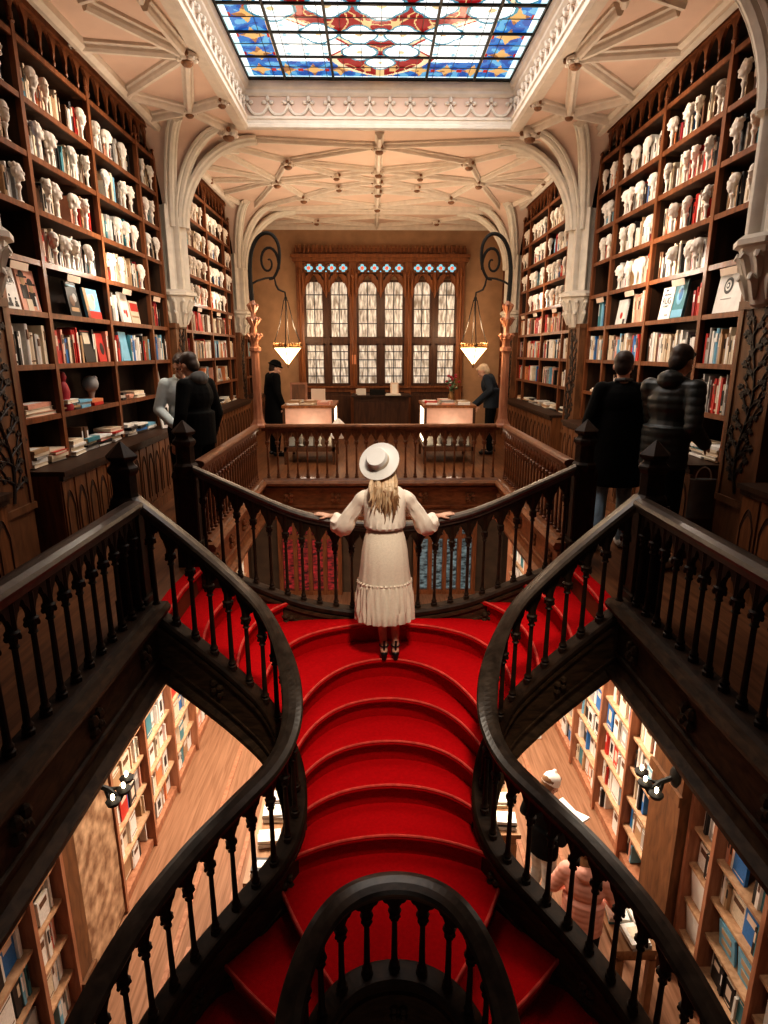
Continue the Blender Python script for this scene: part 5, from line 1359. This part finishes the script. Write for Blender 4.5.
def head(mb, c, fwd, k=1.0):
    """cranium, jaw, nose, mouth, ears; fwd: facing direction"""
    f = V3(fwd).normalized(); up = V3((0, 0, 1)); up = (up-f*up.dot(f)).normalized(); s = f.cross(up); R = Matrix((s, f, up)).transposed(); c = V3(c)
    P = lambda x, y, z: c+R @ V3((x*k, y*k, z*k))
    mb.ell(P(0, -.008, .022), (.075*k, .095*k, .088*k), 16, 0, R); mb.ell(P(0, .028, -.042), (.056*k, .062*k, .070*k), 14, 0, R); mb.ell(P(0, .066, -.093), (.024*k, .022*k, .022*k), 8, 0, R)
    chain(mb, [P(0, .088, .018), P(0, .103, -.02), P(0, .108, -.030)], [.008*k, .012*k, .014*k], 8)
    mb.ell(P(0, .086, -.062), (.024*k, .012*k, .007*k), 8, 0, R); mb.ell(P(0, .084, -.073), (.02*k, .012*k, .008*k), 8, 0, R)
    for q in (-1, 1): mb.ell(P(q*.076, -.006, -.012), (.011*k, .018*k, .03*k), 8, 0, R); mb.ell(P(q*.034, .082, .024), (.022*k, .012*k, .008*k), 8, 0, R); mb.ell(P(q*.046, .062, -.03), (.02*k, .02*k, .022*k), 8, 0, R)
    return P, R
def eyes(root, P, R, k=1.0):
    for q in (-1, 1): mb = MB(); mb.ell(P(q*.032, .086, .006), (.012*k, .008*k, .008*k), 8, 0, R); mb.build('eye', M['eye'], root, True)
def person(name, label, loc, rz, J, look, wear, h=1.72, vox=.011, group=None, curl=.4):
    """J: joints in metres for a figure facing +y. wear: list of (part name, kind, material)"""
    root = empty(name, loc, rz); tag(root, label, 'person', group); k = h/1.72
    D = dict(pel=(0, 0, .93), chest=(0, .0, 1.25), neck=(0, -.005, 1.46), hd=(0, .02, 1.60), ls=(-.165, 0, 1.385), rs=(.165, 0, 1.385), le=(-.25, -.02, 1.12), re=(.25, -.02, 1.12), lw=(-.25, .08, .87), rw=(.25, .08, .87),
             lh=(-.09, 0, .91), rh=(.09, 0, .91), lk=(-.10, .02, .49), rk=(.10, .02, .49), la=(-.10, -.02, .085), ra=(.10, -.02, .085), ld=(0, .25, -1), rd=(0, .25, -1))
    D.update(J); D = {a: V3(b)*k if a not in ('ld', 'rd') else V3(b) for a, b in D.items()}
    mb = MB()
    def limbs(mb, t, arms=True, legs=True):
        for s in 'lr':
            if legs: chain(mb, [D[s+'h'], D[s+'k'], D[s+'a']], [.078*k+t, .052*k+t, .038*k+t])
            if arms: chain(mb, [D[s+'s'], D[s+'e'], D[s+'w']], [.05*k+t, .038*k+t, .027*k+t])
    def torso(mb, t, low=0):
        mb.ell(D['pel']+V3((0, 0, low)), (.155*k+t, .105*k+t, .13*k+t), 14); mb.ell((D['pel']+D['chest'])/2, (.135*k+t, .095*k+t, .2*k), 14)
        mb.ell(D['chest']+V3((0, 0, .03)), (.165*k+t, .108*k+t, .18*k), 14); cap_(mb, D['ls'], D['rs'], .042*k+t, .042*k+t); chain(mb, [D['ls'], D['neck']-V3((.0, 0, .03))], [.04*k+t*.6, .05*k]); chain(mb, [D['rs'], D['neck']-V3((0, 0, .03))], [.04*k+t*.6, .05*k])
    limbs(mb, -.008); torso(mb, -.012); chain(mb, [D['chest']+V3((0, 0, .1)), D['neck'], D['hd']-V3((0, 0, .04))], [.06*k, .052*k, .05*k])
    P, R = head(mb, D['hd'], look, k)
    for s, th in (('l', -1), ('r', 1)): hand(mb, D[s+'w'], D[s+'d'], V3((-1 if s == 'l' else 1, 0, .15)), k, curl, 1 if s == 'l' else 1)
    for s in 'lr': chain(mb, [D[s+'a'], D[s+'a']+V3((0, .05, -.045)), D[s+'a']+V3((0, .14, -.055))], [.036*k, .032*k, .024*k])
    remeshed(mb, 'body', M['skin'], root, max(.007, vox*.75), 2, .4); eyes(root, P, R, k)
    for part, kind, mat in wear:
        mb = MB()
        if kind == 'jacket':
            torso(mb, .022, .02); limbs(mb, .020, True, False)
            for s in 'lr': mb.ell(D[s+'s']-V3((0, 0, .01)), (.066*k, .07*k, .064*k), 10)
        elif kind == 'hem': mb.loft([[D['pel']+V3(((.185*k+.0)*math.cos(t), (.135*k)*math.sin(t), zz)) for t in [2*PI*i/20 for i in range(20)]] for zz in (.2, .02, -.12)]); torso(mb, .022, .02); limbs(mb, .022, True, False)
        elif kind == 'coat': mb.loft([[D['pel']+V3(((w_*k)*math.cos(t), (w_*.72*k)*math.sin(t), zz)) for t in [2*PI*i/24 for i in range(24)]] for zz, w_ in ((.3, .17), (.02, .20), (-.2, .22), (-.36, .225))]); torso(mb, .024, .02); limbs(mb, .024, True, False)
        elif kind == 'hood': mb.ell(D['neck']+V3((0, -.06, .0)), (.10*k, .085*k, .075*k), 12); chain(mb, [D['neck']+V3((-.085, .02, -.02)), D['neck']+V3((0, -.09, .03)), D['neck']+V3((.085, .02, -.02))], [.035, .045, .035])
        elif kind == 'collar': chain(mb, [D['neck']+V3((-.05, .055, -.03)), D['neck']+V3((-.06, -.02, .01)), D['neck']+V3((0, -.06, .015)), D['neck']+V3((.06, -.02, .01)), D['neck']+V3((.05, .055, -.03))], [.018]*5)
        elif kind == 'trousers':
            mb.ell(D['pel']-V3((0, 0, .02)), (.165*k, .118*k, .13*k), 14)
            for s in 'lr': chain(mb, [D[s+'h'], D[s+'k'], D[s+'a']+V3((0, 0, .02))], [.092*k, .066*k, .056*k])
        elif kind == 'shoes':
            for s in 'lr': chain(mb, [D[s+'a']+V3((0, -.03, -.035)), D[s+'a']+V3((0, .05, -.045)), D[s+'a']+V3((0, .155, -.05))], [.042*k, .042*k, .034*k])
        elif kind == 'hair':
            mb.ell(P(0, -.025, .038), (.084*k, .096*k, .088*k), 14, 0, R); mb.ell(P(0, -.05, -.02), (.072*k, .06*k, .075*k), 12, 0, R); mb.ell(P(0, .055, .085), (.06*k, .04*k, .03*k), 10, 0, R)
        elif kind == 'bun': mb.ell(P(0, -.03, .035), (.084*k, .094*k, .088*k), 14, 0, R); mb.ell(P(0, -.05, -.06), (.07*k, .055*k, .10*k), 12, 0, R); mb.ell(P(0, -.11, .03), (.045*k, .04*k, .045*k), 10, 0, R)
        elif kind == 'beanie': mb.ell(P(0, -.012, .05), (.088*k, .105*k, .085*k), 14, 0, R); mb.ell(P(0, -.012, .02), (.092*k, .11*k, .03*k), 14, 0, R); mb.ell(P(0, -.02, .14), (.025, .025, .025), 8, 0, R)
        elif kind == 'hat': mb.ell(P(0, -.01, .075), (.09*k, .105*k, .075*k), 14, 0, R); mb.ell(P(0, -.005, .05), (.13*k, .15*k, .018*k), 16, 0, R)
        if kind == 'shoes':
            for s in 'lr':
                mb = MB(); chain(mb, [D[s+'a']+V3((0, -.03, -.035)), D[s+'a']+V3((0, .05, -.045)), D[s+'a']+V3((0, .155, -.05))], [.042*k, .042*k, .034*k]); remeshed(mb, 'shoe', mat, root, vox, 3, .45)
            continue
        o = remeshed(mb, part, mat, root, vox, 3, .45)
        if mat.name.startswith('dark_puffer') or mat.name.startswith('pink'):   # quilting: horizontal baffles
            me = o.data
            for v in me.vertices: 
                n_ = v.normal; w_ = .005*abs(math.sin(v.co.z*PI/.062)); v.co += V3((n_.x, n_.y, 0))*w_
            me.update()
    return root, D, P
def bag(label, x, y, z, mat, w=.2, h=.26):
    o = empty('shopping_bag', (x, y, z)); tag(o, label, 'bag')
    mb = MB(); mb.loft([[V3((w/2*math.cos(t)*(1.0), w*.22*math.sin(t), zz)) for t in [2*PI*i/16 for i in range(16)]] for zz in (0, h*.5, h)]); mb.build('body', mat, o, True)
    mb = MB(); mb.tube([(w*.3*math.cos(t), 0, h+.09*math.sin(t)) for t in [PI*i/10 for i in range(11)]], .006, 5); mb.build('handle', M['white'] if mat is M['grey_cloth'] else mat, o)
# two men by the left case
person('person', 'man with dark hair in a black hooded jacket looking at the left shelves', (-1.80, 6.05, 0), math.radians(62), dict(hd=(0, .075, 1.575), neck=(0, .02, 1.45), rw=(.27, .12, .80), re=(.25, -.02, 1.10)), (0, .8, -.45),
       [('trousers', 'trousers', M['black_cloth']), ('jacket', 'hem', M['black_cloth']), ('hood', 'hood', M['grey_cloth']), ('hair', 'hair', M['hair_dark']), ('shoes', 'shoes', M['shoe'])], 1.70)
person('person', 'man in a pale blue shirt facing the man in black', (-2.12, 6.62, 0), math.radians(-150), dict(hd=(0, .075, 1.585), lw=(-.16, .22, .98), rw=(.16, .22, .98)), (.25, .8, -.5),
       [('trousers', 'trousers', M['black_cloth']), ('shirt', 'jacket', M['shirt']), ('collar', 'collar', M['shirt']), ('hair', 'hair', M['hair_dark']), ('shoes', 'shoes', M['shoe'])], 1.68)
bag('small dark red bag in the hand of the man in black', -1.60, 5.84, .40, M['red_bag'], .06, .3)
# two shoppers by the right case
person('person', 'man in a dark padded jacket bending over the right counter', (2.15, 4.66, 0), math.radians(-58), dict(hd=(0, .10, 1.60), neck=(0, .04, 1.47), chest=(0, .03, 1.26), rs=(.185, .02, 1.41), ls=(-.185, .02, 1.41), lw=(-.14, .42, 1.05), le=(-.24, .18, 1.12), ld=(.3, .8, -.3), rw=(.22, .16, 1.0), re=(.25, -.07, 1.14), rd=(-.1, 1, -.35)), (0, .85, -.42),
       [('trousers', 'trousers', M['black_cloth']), ('jacket', 'hem', M['puffer']), ('hood', 'hood', M['puffer']), ('hair', 'hair', M['hair_dark']), ('shoes', 'shoes', M['white_shoe'])], 1.73)
person('person', 'person in a long black coat and light jeans seen from behind', (2.00, 5.20, 0), math.radians(-12), dict(la=(-.13, -.16, .085), lk=(-.11, -.03, .49), hd=(0, .04, 1.585)), (.25, .9, -.25),
       [('trousers', 'trousers', M['jeans']), ('coat', 'coat', M['black_cloth']), ('hair', 'hair', M['hair_dark']), ('shoes', 'shoes', M['white_shoe']), ('collar', 'collar', M['grey_cloth'])], 1.70)
bag('clear pale bag hanging from the hand of the man in the padded jacket', 2.40, 4.50, .45, M['grey_cloth'], .2, .3)
# far pair beside the display cases
person('person', 'person in black with a dark hat beside the left lamp post', (-1.72, 10.2, 0), math.radians(-60), dict(hd=(0, .05, 1.53)), (.2, .9, -.35), [('trousers', 'trousers', M['black_cloth']), ('coat', 'coat', M['black_cloth']), ('hat', 'hat', M['black_cloth']), ('hair', 'hair', M['hair_dark']), ('shoes', 'shoes', M['shoe'])], 1.60, .014)
person('person', 'pale-haired person in a dark jacket bending at the right display case', (1.88, 10.3, 0), math.radians(70), dict(hd=(0, .16, 1.42), neck=(0, .10, 1.34), chest=(0, .06, 1.17), ls=(-.185, .07, 1.31), rs=(.185, .07, 1.31), lw=(-.2, .28, .85), rw=(.2, .28, .85)), (0, .8, -.6), [('trousers', 'trousers', M['black_cloth']), ('jacket', 'hem', M['jeans_dark']), ('hair', 'hair', M['hair_light']), ('shoes', 'shoes', M['shoe'])], 1.66, .014)
# two customers on the shop floor
person('person', 'person in a white beanie, black jacket and pale jeans on the shop floor', (1.60, 5.12, -4), math.radians(-60), dict(lw=(-.1, .30, 1.02), rw=(.1, .32, 1.05), hd=(0, .05, 1.58), lk=(-.1, .08, .49)), (0, .85, -.45), [('trousers', 'trousers', M['jeans_pale']), ('jacket', 'hem', M['black_cloth']), ('beanie', 'beanie', M['white']), ('hair', 'hair', M['hair_brown']), ('shoes', 'shoes', M['white_shoe'])], 1.68)
person('person', 'person in a pink padded hooded jacket and dark jeans on the shop floor', (1.72, 4.28, -4), math.radians(-25), dict(lw=(-.14, .30, 1.0), rw=(.14, .30, 1.0), le=(-.28, .04, 1.12), re=(.28, .04, 1.12), hd=(0, .05, 1.57)), (.2, .85, -.45), [('trousers', 'trousers', M['jeans_dark']), ('jacket', 'hem', M['pink']), ('hood', 'hood', M['pink']), ('hair', 'bun', M['hair_brown']), ('shoes', 'shoes', M['shoe'])], 1.64)
o = empty('open_book', (1.90, 5.29, -2.95), -1.0); tag(o, 'white open book in the hands of the beanie wearer', 'book')
mb = MB(); mb.obox((-.09, 0, .01), (.18, .24, .02), Matrix.Rotation(.25, 4, 'Y')); mb.obox((.09, 0, .01), (.18, .24, .02), Matrix.Rotation(-.25, 4, 'Y')); mb.build('pages', M['white'], o)

# ---------------- the woman at the railing
WZ = -.70
wm = empty('person', (-.012, 4.50, WZ)); tag(wm, 'woman in a cream tiered dress and white boater hat, arms spread on the railing', 'person')
mb = MB(); Pt = lambda x, y, z: V3((x, y, z-WZ))
SHL, ELL, WRL = (-.155, .03, .625), (-.30, .10, .395), (-.385, .345, .375)
SHR, ELR, WRR = (.155, .03, .625), (.30, .10, .395), (.395, .345, .372)
for (s, e, w) in ((SHL, ELL, WRL), (SHR, ELR, WRR)): chain(mb, [Pt(*s), Pt(*e), Pt(*w), Pt(w[0]*1.12, w[1]+.015, w[2])], [.036, .033, .023, .022])
hand(mb, Pt(WRL[0]*1.12, WRL[1]+.015, WRL[2]), (-.9, .25, .12), (0, -.1, 1), .98, .10, -1); hand(mb, Pt(WRR[0]*1.12, WRR[1]+.015, WRR[2]), (.9, .25, .12), (0, -.1, 1), .98, .10, 1)
for s in (-1, 1):
    hx = s*.078
    chain(mb, [Pt(hx, .0, .18), Pt(s*.06+.02, .02, -.22), Pt(s*.046+.04, -.02, -.595)], [.085, .05, .028]); mb.ell(Pt(s*.055+.027, -.015, -.37), (.044, .05, .10), 10)
    chain(mb, [Pt(s*.046+.04, -.02, -.595), Pt(s*.046+.04, -.045, -.635), Pt(s*.048+.04, .04, -.665), Pt(s*.053+.04, .12, -.675)], [.03, .03, .03, .024])
mb.ell(Pt(0, 0, .20), (.155, .115, .14), 14); mb.ell(Pt(0, .01, .40), (.115, .085, .16), 14); mb.ell(Pt(0, .015, .54), (.135, .09, .14), 14); cap_(mb, Pt(-.12, .02, .615), Pt(.12, .02, .615), .04, .04)
chain(mb, [Pt(0, .02, .62), Pt(0, .02, .72), Pt(0, .035, .82)], [.055, .045, .048])
HC = Pt(0, .05, .855); P, R = head(mb, HC, (0, .95, .22), .95)
remeshed(mb, 'body', M['skin'], wm, .006, 3, .4); eyes(wm, P, R, .95)
# skirt with gathered tier
def ringz(z, rx, ry, cy, waves, amp, n=96, ph=0, cx=0):
    out = []
    for i in range(n):
        t = 2*PI*i/n; k = 1+amp*(.6*math.sin(waves*t+ph)+.4*math.sin(waves*1.7*t+1+ph*2)) if waves else 1
        out.append(V3((cx+rx*k*math.cos(t), cy+ry*k*math.sin(t), z-WZ)))
    return out
mb = MB(); rings = []
for z, rx, ry, cy, w, a in ((.385, .130, .098, .0, 0, 0), (.36, .139, .105, .0, 22, .012), (.30, .158, .122, -.005, 18, .014), (.20, .176, .142, -.012, 16, .018), (.08, .187, .15, -.008, 14, .02), (-.02, .200, .155, -.002, 14, .024), (-.06, .203, .157, 0, 14, .028)):
    rings.append(ringz(z, rx, ry, cy, w, a))
mb.loft(rings, 0, False); mb.build('skirt', M['dress'], wm, True)
mb = MB(); rings = []
for z, rx, a, w in ((-.035, .206, .035, 34), (-.045, .213, .06, 40), (-.056, .205, .03, 40), (-.075, .210, .045, 26), (-.16, .219, .065, 22), (-.27, .226, .07, 20), (-.355, .231, .075, 19), (-.362, .227, .075, 19)): rings.append(ringz(z, rx, rx*.78, 0, w, a, 160))
mb.loft(rings, 0, False); mb.build('ruffle', M['dress'], wm, True)
mb = MB(); mb.loft([ringz(z, rx, ry, 0, 0, 0, 48) for z, rx, ry in ((.372, .138, .106), (.374, .143, .111), (.398, .141, .109), (.40, .135, .104))], 0, False); mb.build('belt', M['tan'], wm, True)
mb = MB(); rings = []
for z, rx, ry, cy, w, a in ((.384, .132, .100, 0, 0, 0), (.386, .148, .122, -.006, 20, .04), (.405, .156, .130, -.01, 18, .045), (.46, .155, .124, -.006, 12, .028), (.54, .158, .117, 0, 8, .016), (.60, .168, .112, .01, 6, .01), (.655, .162, .095, .018, 0, 0), (.69, .12, .075, .02, 0, 0), (.705, .07, .06, .02, 0, 0), (.72, .058, .055, .02, 0, 0)): rings.append(ringz(z, rx, ry, cy, w, a))
mb.loft(rings, 0, False); mb.build('blouse', M['blouse'], wm, True)
for (s, e, w) in ((SHL, ELL, WRL), (SHR, ELR, WRR)):
    s_, e_, w_ = Pt(*s), Pt(*e), Pt(*w); sgn = -1 if s[0] < 0 else 1
    ctrl = [s_+V3((-sgn*.03, 0, .015)), s_+V3((sgn*.012, 0, -.02)), s_.lerp(e_, .35), s_.lerp(e_, .75)+V3((sgn*.005, -.01, 0)), e_+V3((sgn*.01, -.005, -.028)), e_.lerp(w_, .45)+V3((sgn*.012, 0, -.045)), e_.lerp(w_, .82)+V3((0, 0, -.028)), w_+V3((-sgn*.0, -.012, 0)), w_+V3((sgn*.004, .01, .002))]
    rad = [.040, .055, .055, .060, .072, .082, .070, .033, .030]
    path = smooth_path(ctrl, 5); n = len(path); mb = MB(); rr = []
    for i in range(n):
        t = i/(n-1)*(len(rad)-1); j = min(len(rad)-2, int(t)); rr.append(rad[j]+(rad[j+1]-rad[j])*(t-j))
    mb.tube(path, rr, 28)
    for i, v in enumerate(mb.v):
        ring = i//28; th = (i % 28)/28*2*PI; c = path[ring]; f = min(1, ring/8); k = 1+f*(.05*math.sin(7*th+ring*.25)+.035*math.sin(11*th-ring*.5)+.03*math.sin(ring*1.1+2*th)); p = V3(v); mb.v[i] = tuple(c+(p-c)*k)
    mb.build('sleeve', M['blouse'], wm, True)
    mb = MB(); d_ = (w_-e_).normalized(); mb.tube([w_-d_*.012, w_-d_*.004, w_+d_*.012, w_+d_*.016], [.028, .036, .035, .028], 16); mb.build('cuff', M['blouse'], wm, True)
# long wavy hair
rh = random.Random(3)
mb = MB(); mb.ell(P(0, -.012, .0), (.081, .080, .085), 16, 0, R); mb.ell(Pt(0, -.035, .72), (.078, .05, .10), 14); remeshed(mb, 'hair', M['hair_blonde'], wm, .008, 3, .4)
def locks(n, mat, name, x0, x1, zl0, zl1):
    mb = MB()
    for i in range(n):
        x = rh.uniform(x0, x1); y = -.118-.022*rh.uniform(0, 1); zend = rh.uniform(zl0, zl1)+.05*abs(x)/.1; ph = rh.uniform(0, 6.3); amp = rh.uniform(.006, .016)
        pts = [Pt(x*.75+(x*.35)*t+amp*math.sin(ph+t*8)*t, .0+y*(.15+.85*min(1, t*1.9))-.006*math.sin(ph+t*7)*t, .83-(.83-zend)*t) for t in [j/11 for j in range(12)]]
        w = rh.uniform(.009, .015); mb.tube(pts, [(w*(1-.0*t), w*.55) if t < .6 else (w*(1-(t-.6)*2.0), w*.5*(1-(t-.6)*2)) for t in [j/11 for j in range(12)]], 6)
    mb.build(name, mat, wm, True)
locks(26, M['hair_light'], 'hair_lock', -.115, .105, .52, .64); locks(18, M['hair_blonde'], 'hair_lock', -.10, .11, .47, .60); locks(16, M['hair_brown'], 'hair_lock', -.02, .085, .44, .58)
# boater hat tipped back
n_ = V3((-.30, -.76, .58)).normalized(); rot = V3((0, 0, 1)).rotation_difference(n_).to_matrix().to_4x4()
ht = empty('boater_hat', (-.012-.036, 4.50-.005, .885)); ht.rotation_mode = 'QUATERNION'; ht.rotation_quaternion = V3((0, 0, 1)).rotation_difference(n_)
ht.parent = wm; ht.matrix_parent_inverse = Matrix.Translation(-wm.location)
mb = MB(); mb.lathe([(.0, .004), (.075, .004), (.12, -.002), (.150, -.004), (.155, -.001), (.154, .003), (.12, .007), (.082, .012), (.080, .014), (.077, .075), (.072, .083), (.0, .085)], 40, (0, 0, .02)); mb.build('straw', M['hat'], ht, True)
mb = MB(); mb.lathe([(.0815, .014), (.0825, .016), (.0805, .043), (.0795, .044)], 40, (0, 0, .02)); mb.build('hat_band', M['hatband'], ht, True)
for s in (-1, 1):
    x = s*.046+.04; mb = MB(); chain(mb, [Pt(x, -.055, -.655), Pt(x, .03, -.672), Pt(x+s*.006, .125, -.68)], [.030, .034, .028]); remeshed(mb, 'shoe', M['shoe'], wm, .006, 3, .4)
    mb = MB(); mb.lathe([(.02, 0), (.02, .015), (.026, .04)], 10, tuple(Pt(x, -.06, WZ))); mb.build('heel', M['shoe'], wm)
    mb = MB(); mb.tube([Pt(x+.034*math.cos(t), -.028+.036*math.sin(t), -.59) for t in [2*PI*i/16 for i in range(17)]], .006, 5); mb.tube([Pt(x, -.060, -.64), Pt(x, -.063, -.60), Pt(x+.004, -.066, -.54)], .010, 6); mb.build('ankle_strap', M['shoe'], wm)
# ------------------------------------------------------------------ lights
def light(name, typ, loc, energy, col, size=.1, rot=None, **kw):
    l = bpy.data.lights.new(name, typ); o = bpy.data.objects.new(name, l); COL.objects.link(o); o.location = loc; l.energy = energy; l.color = col
    if typ == 'AREA':
        l.shape = 'RECTANGLE'; l.size = size; l.size_y = kw.get('size_y', size)
    elif typ == 'SUN': l.angle = .1
    else: l.shadow_soft_size = size
    if typ == 'SPOT': l.spot_size = kw.get('angle', 1.0); l.spot_blend = .7
    if rot is not None: o.rotation_euler = rot
    if kw.get('to') is not None: o.rotation_euler = (Vector(kw['to'])-Vector(loc)).to_track_quat('-Z', 'Y').to_euler()
    return o
WARM = (1, .72, .46); SOFT = (1, .86, .70); DAY = (1, .95, .88)
light('skylight_day', 'AREA', (0, 6.0, 4.66), 110, DAY, 2.8, (0, 0, 0), size_y=3.6)
for sx in (-1, 1):
    light('lantern_glow', 'POINT', (sx*1.09, 7.42, 1.95), 26, WARM, .06)
    light('added_shelf_wash', 'SPOT', (sx*1.2, 6.3, 4.0), 130, SOFT, .15, None, angle=1.7, to=(sx*2.72, 6.4, 2.9)); light('added_shelf_wash', 'SPOT', (sx*1.2, 10.4, 4.0), 90, SOFT, .15, None, angle=1.7, to=(sx*2.72, 10.4, 2.9))  # spots without a fixture, added to brighten the upper shelves
    for y, e in ((6.45, 20), (10.5, 14)): light('shelf_lamp', 'POINT', (sx*2.42, y, 2.50), e, SOFT, .05)
    for y, e in ((6.2, 190), (8.6, 150), (11, 40)): light('shop_lamp', 'AREA', (sx*1.75, y, -.42), e, SOFT, .5, None, size_y=1.6, to=(sx*2.7, y, -3.0))
    light('shop_lamp_near', 'AREA', (sx*1.7, 3.2, -.42), 5 if sx < 0 else 14, SOFT, .4, None, size_y=.8, to=(sx*2.6, 3.2, -3.2))
    light('uplight', 'SPOT', (sx*1.2, 10.6, 2.3), 78, (1, .80, .58), .15, (PI, 0, 0), angle=2.4)
    light('wall_wash', 'POINT', (sx*1.55, 12.9, 2.1), 26, WARM, .1)
    light('case_lamp', 'POINT', (sx*1.07, 9.0, .55), 5, SOFT, .05)
    light('cornice_lamp', 'SPOT', (sx*1.9, 6.0, 2.9), 22, (1, .82, .62), .2, (PI, 0, 0), angle=2.2)
light('added_stair_spot', 'SPOT', (.5, 1.6, 4.1), 760, SOFT, .25, None, angle=.62, to=(.02, 4.3, -.5))  # spot added to brighten the woman and the centre flight
light('far_hall_fill', 'POINT', (0, 9.0, 2.9), 38, WARM, .15)  # point light added to brighten the gallery floor behind the far railing
light('window_wash', 'POINT', (0, 12.2, 2.6), 34, WARM, .2)
light('added_front_fill', 'AREA', (0, -2.6, -1.6), 8, (1, .9, .78), 2.2, None, size_y=2.6, to=(0, 3.2, -1.4))  # area light added low in front to warm the landing carpet
w = bpy.data.worlds.new('world'); sc.world = w; w.use_nodes = True
w.node_tree.nodes['Background'].inputs['Color'].default_value = (1, .8, .62, 1); w.node_tree.nodes['Background'].inputs['Strength'].default_value = .025
sc.view_settings.view_transform = 'Standard'; sc.view_settings.look = 'Medium High Contrast'; sc.view_settings.exposure = 0; sc.view_settings.gamma = 1
sc.cycles.max_bounces = 6; sc.cycles.diffuse_bounces = 3; sc.cycles.glossy_bounces = 3; sc.cycles.transmission_bounces = 4; sc.cycles.sample_clamp_indirect = 4; sc.cycles.use_denoising = True
